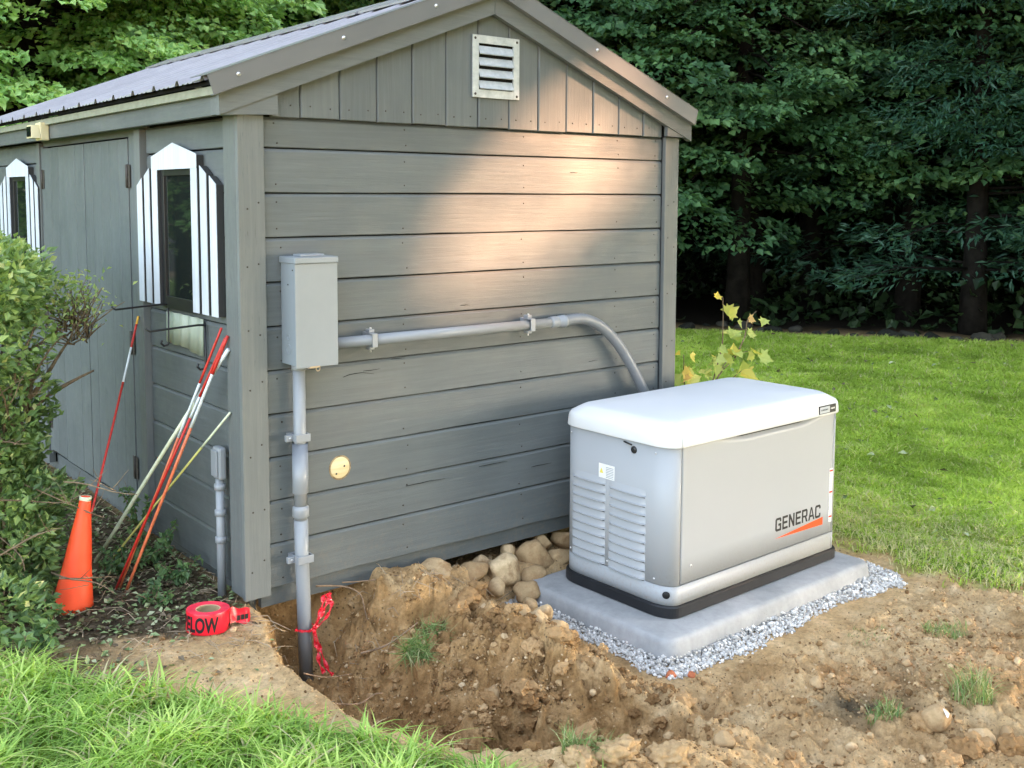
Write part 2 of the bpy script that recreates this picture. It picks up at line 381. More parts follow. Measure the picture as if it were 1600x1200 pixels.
def base_h(x,y):
    left=.265-.05*ss(-.4,-1.6,y)*1.0
    left=left-.03*ss(1.5,4,y)
    right=.035
    k=ss(.40,1.06,x)
    h=left+(right-left)*k
    # spoil heap between hole and pad, higher by the wall
    h=h+.07*np.exp(-((x-.72)/.22)**2-((y+.30)/.35)**2)+.06*np.exp(-((x-.70)/.2)**2-((y+.85)/.3)**2)
    h=h+.05*np.exp(-((x-1.9)/.5)**2-((y+1.75)/.35)**2)
    h=h+.12*np.exp(-((x-1.3)/.6)**2)*ss(-.19,-.06,y)*(1-ss(.2,.5,y))
    h=h-.055*np.exp(-((x-.92)/.12)**2-((y+.50)/.20)**2)
    # pad bed
    b=ss(.90,1.04,x)*ss(-1.16,-1.04,y)*(1-ss(2.7,2.9,x))*(1-ss(-.17,-.08,y))
    h=h*(1-b)+.03*b
    # far ground is level lawn
    far=ss(5,16,np.hypot(x,y)); h=h*(1-far)+.0*far
    return h
def ground0(x,y):
    x=np.asarray(x,float);y=np.asarray(y,float)
    b=base_h(x,y); hh,d=hole_h(x,y)
    k=.03
    # smooth minimum
    m=np.clip(.5+.5*(b-hh)/k,0,1)
    return b*(1-m)+hh*m-k*m*(1-m)

TL = np.array([8.7, 5.7])
def forest_d(x, y):
    """metres beyond the edge of the lawn, negative on the lawn"""
    d1 = (x-8.7)*.857+(y-5.7)*.514; d2 = (x-8.7)*.62+(y-5.7)*.78
    return np.maximum(d1, d2)+.5*fbm(x*.5, y*.5, 2, 3)
GP = [(-4,1.2),(-1.2,.5),(-.988,.335),(-.929,.064),(-.849,-.083),(-.752,-.352),(-.55,-.603),(-.38,-.84),(-.25,-1.02),(-.13,-1.16),(-.07,-1.28),(-.02,-1.40),(.03,-1.50),(.1,-1.7),(.2,-2.3),(.2,-4),(-4,-4)]
def in_poly(x, y, P):
    c = np.zeros(np.shape(x), bool)
    for i in range(len(P)):
        ax, ay = P[i]; bx, by = P[(i+1) % len(P)]
        if ay == by: continue
        c ^= ((ay > y) != (by > y)) & (x < (bx-ax)*(y-ay)/(by-ay)+ax)
    return c
def masks(x, y):
    x = np.asarray(x, float); y = np.asarray(y, float)
    n1 = fbm(x*5, y*5, 4, 21); n2 = fbm(x*1.6, y*1.6, 3, 5)
    depth = base_h(x, y)-ground0(x, y)
    dry = 1-ss(.01, .09, depth+.02*n1)
    heap = np.exp(-((x-.75)/.42)**2-((y+.6)/.75)**2)
    dry = np.clip(dry-.75*heap+.35*n1, 0, 1)
    rightfg = ss(.75, 1.1, x)*ss(-1.0, -1.25, y)
    dry = dry*(1-rightfg)+np.clip(.80+.8*n1+.5*n2, 0, 1)*rightfg
    tan = ss(1.6, 2.2, x)*ss(-1.0, -1.1, y)*ss(-1.75, -1.4, y+.15*n1); dry = np.clip(dry+tan*.8, 0, 1)
    lit = ss(-.12, .06, y+.14*n1+.05*n2)*ss(.02, -.12, x)
    lit = np.maximum(lit, .7*ss(-.45, -.1, y+.2*n1)*ss(-.45, -.75, x))
    darkpatch = np.exp(-((x-1.5)/.32)**2-((y+1.6)/.13)**2)*(.6+n1); lit = np.clip(np.maximum(lit, darkpatch), 0, 1)
    gx, gy = x+.05*n1, y+.05*fbm(x*5+9, y*5, 3, 8)
    fg = in_poly(gx, gy, GP).astype(float)
    lawn = np.maximum(ss(2.78, 3.1, x+.25*n1+.1*n2), ss(.35, .9, y+.2*n1)*ss(2.25, 2.45, x))
    lawn = np.maximum(lawn, ss(-1.3, -1.7, x+.2*n1)*(y > .2))
    lawn = np.maximum(lawn, ss(-2.5, -3, y+.2*n1)*(x > .3))
    fd = forest_d(x, y)
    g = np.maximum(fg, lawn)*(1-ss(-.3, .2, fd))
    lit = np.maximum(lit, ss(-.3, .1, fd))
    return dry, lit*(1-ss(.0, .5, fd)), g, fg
def rough_h(x, y):
    x = np.asarray(x, float); y = np.asarray(y, float)
    r = np.hypot(x-1, y+1)
    near = 1-ss(3.0, 5, r)
    depth = base_h(x, y)-ground0(x, y)
    heap = np.exp(-((x-.65)/.5)**2-((y+.65)/.8)**2)
    digged = ss(.0, .08, depth)
    rightfg = ss(.7, 1.0, x)*ss(-1.02, -1.25, y)
    a = np.clip(.10+.85*heap+.6*digged+.33*rightfg, 0, 1.0)*near
    pad = ss(.90, 1.02, x)*ss(-1.2, -1.08, y)*(1-ss(2.68, 2.8, x))*(1-ss(-.1, .02, y)); a = a*(1-pad)
    a = a*(1-.85*np.exp(-((x-.90)/.13)**2-((y+.52)/.20)**2))
    a = a*(1-.8*ss(-.03, .03, y)*ss(-.3, -.1, x))
    bil = 1-np.abs(fbm(x*7, y*7, 3, 31))*2.6
    lump = fbm(x*3.2, y*3.2, 3, 41)
    crumb = np.clip(fbm(x*19, y*19, 4, 51), -.3, .6); tiny = fbm(x*55, y*55, 3, 61)
    blk = np.abs(fbm(x*12+3, y*12, 2, 33)); chunk = ss(.02, .14, blk)*.5+.5*ss(.1, .16, blk)
    h = a*(.044*(bil-.6)+.055*lump+.058*crumb+.020*tiny+.030*(chunk-.5))
    h = h+(.005*fbm(x*9, y*9, 3, 71)+.0045*fbm(x*34, y*34, 4, 72))*near*(1-pad)+.012*fbm(x*.8, y*.8, 2, 81)*ss(2.6, 5, r)
    return h
def G(x, y): return ground0(x, y)+rough_h(x, y)
def Gs(x, y): return float(G(np.array([x]), np.array([y]))[0])

def grow(a, b, step, far, k=1.09):
    out = list(np.arange(a, b, step)); s = step; v = out[-1]
    while v < far: s *= k; v += s; out.append(v)
    s = step; v = out[0]; lo = []
    while v > -far: s *= k; v -= s; lo.append(v)
    return np.array(lo[::-1]+out)
gx_ = grow(-1.3, 3.0, .0088, 90); gy_ = grow(-2.45, .45, .0088, 90)
X, Y = np.meshgrid(gx_, gy_); Z = G(X, Y)
# steep undercut in the heap's bank: push points sideways a little so that it is not a plain height field
nx_ = fbm(X*11, Y*11, 3, 91); ny_ = fbm(X*11+5, Y*11-3, 3, 92)
dg = ss(.0, .1, base_h(X, Y)-ground0(X, Y))
Xd = X+nx_*dg*.03; Yd = Y+ny_*dg*.03
ny, nx = X.shape
idx = np.arange(nx*ny).reshape(ny, nx)
F = np.stack([idx[:-1, :-1], idx[:-1, 1:], idx[1:, 1:], idx[1:, :-1]], -1).reshape(-1, 4)
dry, lit, gr, fg = masks(X, Y)
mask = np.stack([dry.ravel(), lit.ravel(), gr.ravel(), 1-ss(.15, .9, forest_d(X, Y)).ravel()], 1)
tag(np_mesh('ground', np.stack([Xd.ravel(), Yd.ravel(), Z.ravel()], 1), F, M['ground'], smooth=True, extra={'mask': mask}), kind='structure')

# ------------------------------------------------------------------ shed
ZB, ZT = .313, 2.08
shed = empty('storage_shed', (1.065, 1.8, .25), 0, 'weathered grey board shed with metal roof, gable end facing the dug ground', 'shed')
T0 = Matrix.Translation((-1.065, -1.8, -.25))
def sp_(mb, name, mats, parent=None, attr=True):
    """a part of the shed, its shape given in world coordinates"""
    o = mb.build(name, mats, parent or shed, attr)
    o.data.transform(T0); return o
# horizontal siding, front: one profile per board, with slightly wavy edges
def lap_boards(u0, u1, edges, face, nu=60, seed=0, wavy=0.0015, bottomwave=0.0):
    """boards between successive z in edges; returns verts/faces in (u, depth, z), depth positive outward"""
    mb = []
    for i in range(len(edges)-1):
        a, b = edges[i]+.0018, edges[i+1]-.0022
        us = np.linspace(u0, u1, nu)
        wob = fbm(us*3+i*9.1, us*0+seed, 3, 7)*wavy; wob2 = fbm(us*3+i*5.3, us*0+seed+4, 3, 8)*wavy
        cup = (rng.random()-.5)*.002; off = (rng.random()-.5)*.002
        bw = (fbm(us*2.2, us*0, 3, 17)*bottomwave-bottomwave*.4 if i == 0 else 0*us)
        prof = [(-.016, a), (-.003, a), (0, a+.0025), (cup, (a+b)/2), (0, b-.012), (-.009, b-.001), (-.016, b)]
        V = []; 
        for k, u in enumerate(us):
            for q, (d, z) in enumerate(prof):
                zz = z+(wob[k] if q < 3 else (wob2[k] if q > 3 else 0))+(bw[k] if q < 3 else 0)
                V.append((u, d+off, zz))
        n = len(prof); Fc = []
        for k in range(nu-1):
            for q in range(n-1): Fc.append((k*n+q, (k+1)*n+q, (k+1)*n+q+1, k*n+q+1))
        Fc += [tuple(range(n))[::-1], tuple(range((nu-1)*n, nu*n))]
        mb.append((V, Fc))
    return mb
edges = [ZB]+[.4806+.165*i for i in range(10)]+[ZT]
mb = MB()
mb.mat(1).box(-.01, 2.14, .0165, .045, .33, 2.2)     # sheathing behind the gaps
mb.mat(0)
for V, Fc in lap_boards(.002, 2.128, edges, 0, seed=1, bottomwave=.010):
    mb.add([(u, -d, z) for u, d, z in V], [f[::-1] for f in Fc])
o = sp_(mb, 'front_siding', [M['wall_x'], M['dark']])
nails = MB()
for i in range(len(edges)-1):
    for x in (.06, .62, 1.24, 1.82, 2.09):
        for fz in (.2, .8):
            if random.random() < .85:
                z = edges[i]+(edges[i+1]-edges[i])*fz+random.uniform(-.008, .008); xx = x+random.uniform(-.012, .012)
                nails.lathe([(0, .0016), (.0032, .0014), (.0034, -.001)], 8, (xx, 0, z), (0, -1, 0))
for i in range(13):
    for dx in (.04, .125):
        x = -.013+.166*i+dx
        if .06 < x < 2.08: nails.lathe([(0, .0016), (.0030, .0014), (.0032, -.001)], 8, (x, -.0155, 2.12+random.uniform(-.005, .005)), (0, -1, 0))
for x in (-.07, -.025, 2.155, 2.2):
    for z in np.arange(.4, 2.0, .23): nails.lathe([(0, .0016), (.0034, .0014), (.0036, -.001)], 8, (x+random.uniform(-.006, .006), -.024, z+random.uniform(-.04, .04)), (0, -1, 0))
tag(sp_(nails, 'nail_heads', M['nail'], o), kind='stuff')
# old cracks and a torn wire end are thin dark slits on the boards
for (x, z, l, s_) in [(.33, 1.085, .14, .25), (.42, 1.1, .08, -.05), (.55, 1.135, .07, .05), (1.0, .62, .16, .06), (.62, .60, .2, .04), (1.65, 1.02, .06, .02), (1.3, .57, .12, .05), (.9, 1.33, .05, .1), (1.52, 1.9, .05, -.05)]:
    pts = [(x+l*t, -.0018, z+s_*l*t*(1-t)+random.uniform(-.0015, .0015)) for t in np.linspace(0, 1, 6)]
    mb = MB(); mb.tube(pts, [.0006, .0013, .0014, .0011, .0008, .0004], 5); sp_(mb, 'board_crack', M['dark'], o)
# skirt board under the siding
mb = MB(); mb.box(-.02, 2.16, .022, .05, .235, .345); sp_(mb, 'skirt_board', M['wall_x'])
# side wall siding: near panel between corner and door, far panel beyond the door
for (ya, yb, sd) in ((.098, .94, 3), (2.53, 3.6, 9)):
    mb = MB(); mb.mat(1).box(-.062, -.03, ya-.02, yb+.03, .3, 2.16); mb.mat(0)
    for V, Fc in lap_boards(ya, yb, edges, 0, 30, seed=sd):
        mb.add([(-.080-d, u, z) for u, d, z in V], Fc)
    so_ = sp_(mb, 'side_siding', [M['wall_y'], M['dark']])
mb = MB(); mb.box(-.076, -.06, .94, 2.53, 2.05, 2.16); sp_(mb, 'door_header', M['wall_y'])
mb = MB(); mb.box(-.055, -.03, .05, 3.6, .22, .345); sp_(mb, 'side_skirt_board', M['wall_y'])
# back and right walls
mb = MB(); mb.box(2.18, 2.21, .02, 3.6, .31, 2.16); mb.box(-.05, 2.18, 3.57, 3.6, .31, 2.16)
mb.prism([(-.05, 2.16), (2.18, 2.16), (1.065, 2.6)], 'y', 3.55, 3.585)
sp_(mb, 'rear_walls', M['wall_y'])
mb = MB(); mb.box(-.04, 2.17, .06, 3.54, .3, .36); sp_(mb, 'floor', M['dark'])
# corner posts
for nm, b in (('corner_post', (-.105, -.001, -.024, -.0015, .292, ZT-.001)), ('corner_post', (2.131, 2.226, -.024, -.0015, .30, ZT-.001)),
              ('corner_post', (-.1055, -.083, -.0012, .097, .300, 2.10)), ('corner_post', (-.105, -.083, 3.5, 3.6, .3, 2.10))):
    mb = MB(); mb.box(*b, c=.0025); sp_(mb, nm, M['trim_z'])
# gable boards
RZ = lambda x: 2.547-.389*abs(x-1.042)            # underside of the rake board
mb = MB(); mb.mat(1).prism([(-.0, 2.085), (2.13, 2.085), (2.13, RZ(2.13)+.03), (1.042, 2.59), (0, RZ(0)+.03)], 'y', -.004, .03)
mb.mat(0)
xs = [-.013+.166*i for i in range(14)]
for i in range(13):
    a, b = max(xs[i], .03)+.002, min(xs[i+1], 2.112)-.002
    zb = 2.078+random.uniform(-.002, .002)
    top = lambda x: RZ(x)+.02
    pts = [(a, zb), (b, zb), (b, top(b))]
    if a < 1.042 < b: pts.append((1.042, top(1.042)))
    pts.append((a, top(a)))
    yo = -.0155+random.uniform(-.0012, .0012)
    n_ = len(pts); cxp = sum(p[0] for p in pts)/n_
    V = [(p[0], -.0045, p[1]) for p in pts]+[(p[0], yo+.004, p[1]) for p in pts]+[(p[0]+(.004 if p[0] < cxp-.03 else (-.004 if p[0] > cxp+.03 else 0)), yo, p[1]+(.003 if p[1] == zb else 0)) for p in pts]
    Fc = [list(range(2*n_, 3*n_))]
    for q in range(n_):
        q2 = (q+1) % n_
        Fc += [(q, q2, n_+q2, n_+q), (n_+q, n_+q2, 2*n_+q2, 2*n_+q)]
    mb.add(V, Fc)
sp_(mb, 'gable_siding', [M['wall_z'], M['dark']])
# rake boards, soffit returns
XL, XR, XC = -.182, 2.284, 1.042
for side, (xa, xb) in (('l', (XL, XC)), ('r', (XC, XR))):
    mb = MB(); h = .088
    pts = [(xa, RZ(xa)), (xb, RZ(xb)), (xb, RZ(xb)+h), (xa, RZ(xa)+h)]
    if side == 'l': pts[1] = (XC-.001, pts[1][1]); pts[2] = (XC-.001, pts[2][1])
    else: pts[0] = (XC+.001, pts[0][1]); pts[3] = (XC+.001, pts[3][1])
    mb.prism(pts, 'y', -.052, -.026); sp_(mb, 'rake_board', M['trim_x'])
mb = MB(); mb.prism([(XL+.002, 2.072), (.045, 2.083), (.045, RZ(.045)+.02), (XL+.002, RZ(XL)+.01)], 'y', -.046, -.0262)
mb.box(XL+.004, -.107, -.0255, .03, 2.074, 2.13); sp_(mb, 'soffit_return', M['trim_x'])
mb = MB(); mb.prism([(2.116, 2.083), (XR-.003, 2.079), (XR-.003, RZ(XR)+.01), (2.116, RZ(2.116)+.02)], 'y', -.0475, -.0262)
mb.box(2.23, XR-.006, -.0255, .03, 2.082, 2.13); sp_(mb, 'soffit_return', M['trim_x'])
# eave fascia with a pale drip strip
mb = MB(); mb.box(-.172, -.150, -.0255, 3.62, 2.073, 2.141, c=.002); sp_(mb, 'fascia', M['trim_y'])
mb = MB(); mb.box(2.25, 2.275, .031, 3.62, 2.08, 2.165); sp_(mb, 'fascia', M['trim_y'])
mb = MB(); mb.box(-.150, -.06, .03, 3.61, 2.10, 2.115); sp_(mb, 'soffit', M['wall_y'])
mb = MB(); mb.box(-.194, -.160, -.05, 3.62, 2.1415, 2.172, c=.002); sp_(mb, 'drip_strip', M['pale_wood'])
# roof: ribbed metal sheets down both slopes
def roof_sheet(sgn):
    x_e = XL-.048 if sgn < 0 else XR+.02
    ys = []; y = -.05
    rib = [(0, 0), (.014, .019), (.030, .019), (.044, 0)]
    prof = []; y = -.045
    while y < 3.72:
        for a, b in rib: prof.append((y+a, b))
        for q in (.060, .105, .150):
            prof += [(y+.044+q-.012, 0), (y+.044+q-.004, .0035), (y+.044+q+.004, .0035), (y+.044+q+.012, 0)]
        y += .2286
    th = .0012; V = []; Fc = []; n_ = len(prof)
    zr = lambda x: 2.547+.134-.389*abs(x-XC)
    for x in (x_e, XC+sgn*.004):
        for (yy, h) in prof: V.append((x, yy, zr(x)+h))
        for (yy, h) in prof: V.append((x, yy, zr(x)+h-th))
    for k in range(n_-1):
        f1 = (k, k+1, 2*n_+k+1, 2*n_+k); f2 = (n_+k, 3*n_+k, 3*n_+k+1, n_+k+1)
        if sgn > 0: f1 = f1[::-1]; f2 = f2[::-1]
        Fc += [f1, f2, (k, n_+k, n_+k+1, k+1)]
    m_ = MB(); m_.add(V, Fc)
    return m_
for sgn in (-1, 1):
    rf = sp_(roof_sheet(sgn), 'roof', M['roof'])
# deck under the metal, near-black so its end paints the eave shadow
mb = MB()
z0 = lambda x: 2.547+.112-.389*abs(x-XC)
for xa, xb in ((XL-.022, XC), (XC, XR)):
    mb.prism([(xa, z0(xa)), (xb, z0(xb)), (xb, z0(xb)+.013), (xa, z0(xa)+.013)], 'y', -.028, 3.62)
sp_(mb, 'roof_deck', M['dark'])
mb = MB()
for yy in np.arange(.35, 3.6, .46):                      # ridge cap sections, each lapping the next
    mb.prism([(XC-.16, 2.547+.156-.389*.16), (XC, 2.547+.160), (XC+.16, 2.547+.156-.389*.16), (XC+.16, 2.547+.166-.389*.16), (XC, 2.547+.172), (XC-.16, 2.547+.166-.389*.16)], 'y', yy-.46, yy-.03)
    mb.prism([(XC-.13, 2.547+.150-.389*.13), (XC, 2.547+.154), (XC+.13, 2.547+.150-.389*.13), (XC+.13, 2.547+.157-.389*.13), (XC, 2.547+.162), (XC-.13, 2.547+.157-.389*.13)], 'y', yy-.03, yy)
sp_(mb, 'ridge_cap', M['roof'])
for side, (xa, xb) in (('l', (XL-.054, XC-.0008)), ('r', (XC+.0008, XR+.012))):
    mb = MB(); lo, hi = .079, .152
    q = .022 if side == 'l' else 0
    V = [(xa+q, RZ(xa+q)+lo), (xb, RZ(xb)+lo), (xb, RZ(xb)+hi), (xa, RZ(xa)+hi)]
    if side == 'r': V = [(xa, RZ(xa)+lo), (xb-.018, RZ(xb-.018)+lo), (xb, RZ(xb)+hi), (xa, RZ(xa)+hi)]
    mb.prism(V, 'y', -.0815, -.0795)
    V = [(xa, RZ(xa)+hi+.0005), (xb, RZ(xb)+hi+.0005), (xb, RZ(xb)+hi+.003), (xa, RZ(xa)+hi+.003)]
    mb.prism(V, 'y', -.083, .07)
    V = [(xa+q, RZ(xa+q)+lo-.003), (xb-.018, RZ(xb-.018)+lo-.003), (xb-.018, RZ(xb-.018)+lo-.0005), (xa+q, RZ(xa+q)+lo-.0005)]
    mb.prism(V, 'y', -.0825, -.053)
    fl = sp_(mb, 'rake_flashing', M['flash'])
    for t in ((.09, .42, .75) if side == 'l' else (.03, .45, .82)):
        x = xa+(xb-xa)*t
        s_ = MB(); s_.lathe([(0, .006), (.004, .006), (.0045, .002), (.008, .0015), (.008, 0)], 10, (x, -.0815, RZ(x)+.118), (0, -1, 0)); sp_(s_, 'screw', M['screw'], fl)
# gable vent
vt = MB(); x0, x1, z0_, z1_ = .946, 1.198, 2.203, 2.46; fwid = .033; yf = -.026
vt.box(x0, x0+fwid, yf, yf+.008, z0_, z1_, c=.001); vt.box(x1-fwid, x1, yf, yf+.008, z0_, z1_, c=.001)
vt.box(x0+fwid, x1-fwid, yf+.0003, yf+.008, z0_, z0_+fwid); vt.box(x0+fwid, x1-fwid, yf+.0003, yf+.008, z1_-fwid, z1_)
vent = sp_(vt, 'gable_vent', M['galv'])
mb = MB(); mb.box(x0+fwid, x1-fwid, -.0168, -.0160, z0_+fwid, z1_-fwid); sp_(mb, 'vent_opening', M['dark'], vent)
for k in range(4):
    mb = MB(); zc = z1_-fwid-.010-k*.0475
    mb.prism([(-.018, zc), (-.019, zc-.002), (-.030, zc-.030), (-.034, zc-.033), (-.030, zc-.036), (-.028, zc-.032)], 'x', x0+fwid+.002, x1-fwid-.002)
    sp_(mb, 'louvre', M['galv'], vent)
for x in (x0+.014, x1-.014):
    for z in (z0_+.014, z1_-.014): mb = MB(); mb.lathe([(0, .004), (.004, .003), (.006, .0)], 10, (x, yf, z), (0, -1, 0)); sp_(mb, 'vent_screw', M['hinge'], vent)
# round wooden plug
mb = MB(); mb.lathe([(0, .003), (.041, .003), (.0425, .001), (.0425, 0)], 40, (.312, -.001, .728), (0, -1, 0))
pg = sp_(mb, 'round_wood_plug', M['ply'])
mb = MB(); mb.lathe([(.043, .0015), (.0475, .0018), (.049, 0)], 40, (.312, -.0012, .728), (0, -1, 0)); sp_(mb, 'sawn_ring', M['sawn'], pg)
for dx, dz in ((.018, .004), (-.018, -.022)): mb = MB(); mb.lathe([(0, .001), (.004, .0008), (.0042, 0)], 10, (.312+dx, -.004, .728+dz), (0, -1, 0)); sp_(mb, 'plug_screw', M['nail'], pg)
# double door of vertical boards
mb = MB(); mb.box(-.108, -.064, .945, 1.012, .30, 2.072, c=.002); sp_(mb, 'door_jamb', M['trim_z'])
mb = MB(); mb.box(-.100, -.064, 2.50, 2.56, .30, 2.072, c=.002); sp_(mb, 'door_jamb', M['trim_z'])
mb = MB(); mb.box(-.0905, -.064, 1.0125, 1.125, .36, 2.05); sp_(mb, 'door_casing', M['wall_z']); mb = MB(); mb.box(-.0895, -.064, 2.462, 2.499, .36, 2.05); sp_(mb, 'door_casing', M['wall_z'])
for (ya, yb) in ((1.130, 1.742), (1.750, 2.458)):
    mb = MB(); nb = 5; mb.mat(1).box(-.080, -.066, ya+.004, yb-.004, .39, 2.036); mb.mat(0)
    for k in range(nb):
        a = ya+(yb-ya)*k/nb; b = ya+(yb-ya)*(k+1)/nb
        mb.box(-.0945+random.uniform(-.0006, .0006), -.0802, a+.0008, b-.0008, .383+random.uniform(-.004, .004), 2.04, c=.0015)
    dr = sp_(mb, 'door', [M['wall_z'], M['dark']])
    hy = ya if ya < 1.5 else yb
    for hz in (1.875, 1.13, .56):
        h_ = MB()
        for s2 in (-1, 1): h_.box(-.0975, -.0948, hy+s2*.004, hy+s2*.030, hz-.05, hz+.05)
        h_.tube([(-.099, hy, hz-.052), (-.099, hy, hz+.052)], .0055, 8)
        sp_(h_, 'hinge', M['hinge'], dr)
    if ya < 1.5:
        h_ = MB(); h_.box(-.1, -.095, 1.70, 1.79, 1.135, 1.165); h_.tube([(-.103, 1.765+.014*math.cos(t), 1.14+.03*math.sin(t)) for t in np.linspace(PI, 0, 9)], .0035, 8)
        h_.box(-.115, -.097, 1.742, 1.788, 1.085, 1.135, c=.004); sp_(h_, 'padlock', M['hinge'], dr)
# windows
def window(yc):
    root = MB(); x_ = -.082
    # opening: dark frame with glass
    fr = MB(); a, b, z0w, z1w = yc-.175, yc+.175, 1.325, 1.905
    for bx in ((a, a+.035, z0w, z1w), (b-.035, b, z0w, z1w), (a+.0352, b-.0352, z0w, z0w+.05), (a+.0352, b-.0352, z1w-.035, z1w)):
        fr.box(x_-.016, x_, bx[0], bx[1], bx[2], bx[3], c=.002)
    f = sp_(fr, 'window', M['black_metal'])
    g = MB(); g.box(x_-.008, x_-.004, a+.034, b-.034, z0w+.048, z1w-.034); sp_(g, 'glass_pane', M['glass'], f)
    # pediment over the opening
    p = MB(); p.prism([(yc-.235, 1.895), (yc+.235, 1.895), (yc+.235, 1.950), (yc, 2.0), (yc-.235, 1.950)], 'x', x_-.0305, x_-.028); p.mat(1)
    p.box(x_-.0278, x_-.0, yc-.230, yc+.230, 1.899, 1.945); sp_(p, 'window_pediment', [M['white_paint'], M['slat_edge']], f)
    # three white slats on dark battens, each side
    for s2 in (-1, 1):
        sh = MB(); tops = [(1.8945, 1.8945), (1.905, 1.872), (1.865, 1.832)]; yy = .176
        for k in range(3):
            i0 = yc+s2*yy; i1 = yc+s2*(yy+.060); ti, to = tops[k]
            pts = [(i0, 1.335), (i1, 1.335), (i1, to), (i0, ti)]
            sh.mat(0).prism(pts if s2 > 0 else pts[::-1], 'x', x_-.0300, x_-.0275)
            pts = [(i0+s2*.0015, 1.3365), (i1-s2*.0015, 1.3365), (i1-s2*.0015, to-.002), (i0+s2*.0015, ti-.002)]
            sh.mat(1).prism(pts if s2 > 0 else pts[::-1], 'x', x_-.0274, x_)
            yy += .088
        sp_(sh, 'shutter', [M['white_paint'], M['slat_edge']], f)
    return f
M['slat_edge'] = plain('slat_edge_dark_grey', (.04, .042, .042), .6, .3)
window(.565); window(2.92)
# pale corrugated plastic sheet hanging under the near window
mb = MB(); V = []; k = 24
for i in range(k+1):
    t = i/k; y = .345+.37*t
    for z in (1.31, 1.185-.004*math.sin(t*9)): V.append((-.088-.004*math.sin(t*26)-(.004 if z < 1.25 else 0), y, z-.02*(1-t)*(z < 1.25)))
V2 = [(x-.0025, y, z) for x, y, z in V]; nV = len(V)
Fc = []
for i in range(k): a = 2*i; Fc += [(a, a+1, a+3, a+2), (nV+a, nV+a+2, nV+a+3, nV+a+1), (a, a+2, nV+a+2, nV+a), (a+1, nV+a+1, nV+a+3, a+3)]
mb.add(V+V2, Fc, True); ps = mb.build('plastic_sheet', M['milky'])
tag(ps, 'pale milky plastic sheet hanging below the near window of the shed', 'plastic sheet')
for (yb, zt, lab) in ((.70, 1.335, 'black wire bracket below the near window, nearer to the door'), (.325, 1.285, 'black wire bracket below the near window, nearer to the shed corner')):
    e = empty('wire_bracket', (-.09, yb, zt), 0, lab, 'bracket', 'wire window box brackets')
    mb = MB(); mb.tube([(0, 0, .004), (-.03, 0, .006), (-.22, 0, -.004), (-.235, 0, .008)], .0042, 8); mb.build('arm', M['black_metal'], e)
    mb = MB(); mb.tube([(-.002, 0, .01), (-.002, 0, -.15), (-.006, .003, -.165), (-.022, .006, -.17), (-.034, .006, -.158), (-.03, .004, -.145)], .0045, 8); mb.build('upright', M['black_metal'], e)
# security lamp head under the eave
e = empty('flood_lamp', (-.173, 2.07, 2.12), 0, 'small cream plastic lamp fixed under the eave over the shed door', 'lamp')
mb = MB(); mb.box(-.045, 0, -.045, .045, -.055, .035, c=.006); mb.build('housing', M['cream'], e)
mb = MB(); mb.prism([(-.05, -.045), (.05, -.045), (.035, .02), (-.035, .02)], 'x', -.085, -.0455); mb.build('hood', M['cream'], e)
mb = MB(); mb.box(-.088, -.0855, -.035, .035, -.038, .012); mb.build('lens', M['glass'], e)
# white block end on the right-hand wall
mb = MB(); mb.box(2.212, 2.30, .12, .17, 1.115, 1.165, c=.006)
tag(mb.build('white_block', M['sticker']), 'small white block sticking out of the far right side of the shed', 'block')

# ------------------------------------------------------------------ electrical fittings on the gable wall
e = empty('electrical_box', (.152, 0, 1.165), 0, 'tall light grey metal electrical box screwed to the gable wall', 'electrical box')
mb = MB(); mb.box(-.084, .084, -.117, -.002, .002, .392, c=.002); mb.build('case', M['box_side'], e)
mb = MB(); mb.box(-.088, .088, -.1225, -.1175, -.006, .378, c=.0015); mb.box(-.0885, -.0865, -.1175, -.085, .33, .378); mb.box(.0865, .0885, -.1175, -.085, 0, .378); mb.build('cover', M['box_grey'], e)
mb = MB(); mb.box(-.090, .090, -.128, 0, .3785, .402, c=.003); cp = mb.build('top_hood', M['box_grey'], e)
mb = MB(); mb.box(-.05, .05, -.095, -.035, .402, .411, c=.003); mb.build('hub_plate', M['box_grey'], cp)
mb = MB(); mb.prism([(-.04, -.008), (.0, -.008), (.01, -.002), (-.03, -.002)], 'y', -.128, -.110); mb.tube([(.0+.008*math.cos(t), -.126, -.012+.009*math.sin(t)) for t in np.linspace(0, 2*PI, 12)], .002, 6); mb.build('latch', M['tan_metal'], e)
for z, r_ in ((.06, .018), (.105, .011)):
    mb = MB(); mb.tube([(-.0846, -.06+r_*math.cos(t), z+r_*math.sin(t)) for t in np.linspace(.4, 2*PI, 16)], .0009, 5); mb.build('knockout', M['box_grey'], e)
for p_ in ((-.084, -.06, .30), (-.0885, -.105, .355)): mb = MB(); mb.lathe([(0, .002), (.003, .0015), (.003, 0)], 10, p_, (-1, 0, 0)); mb.build('rivet', M['nail'], e)

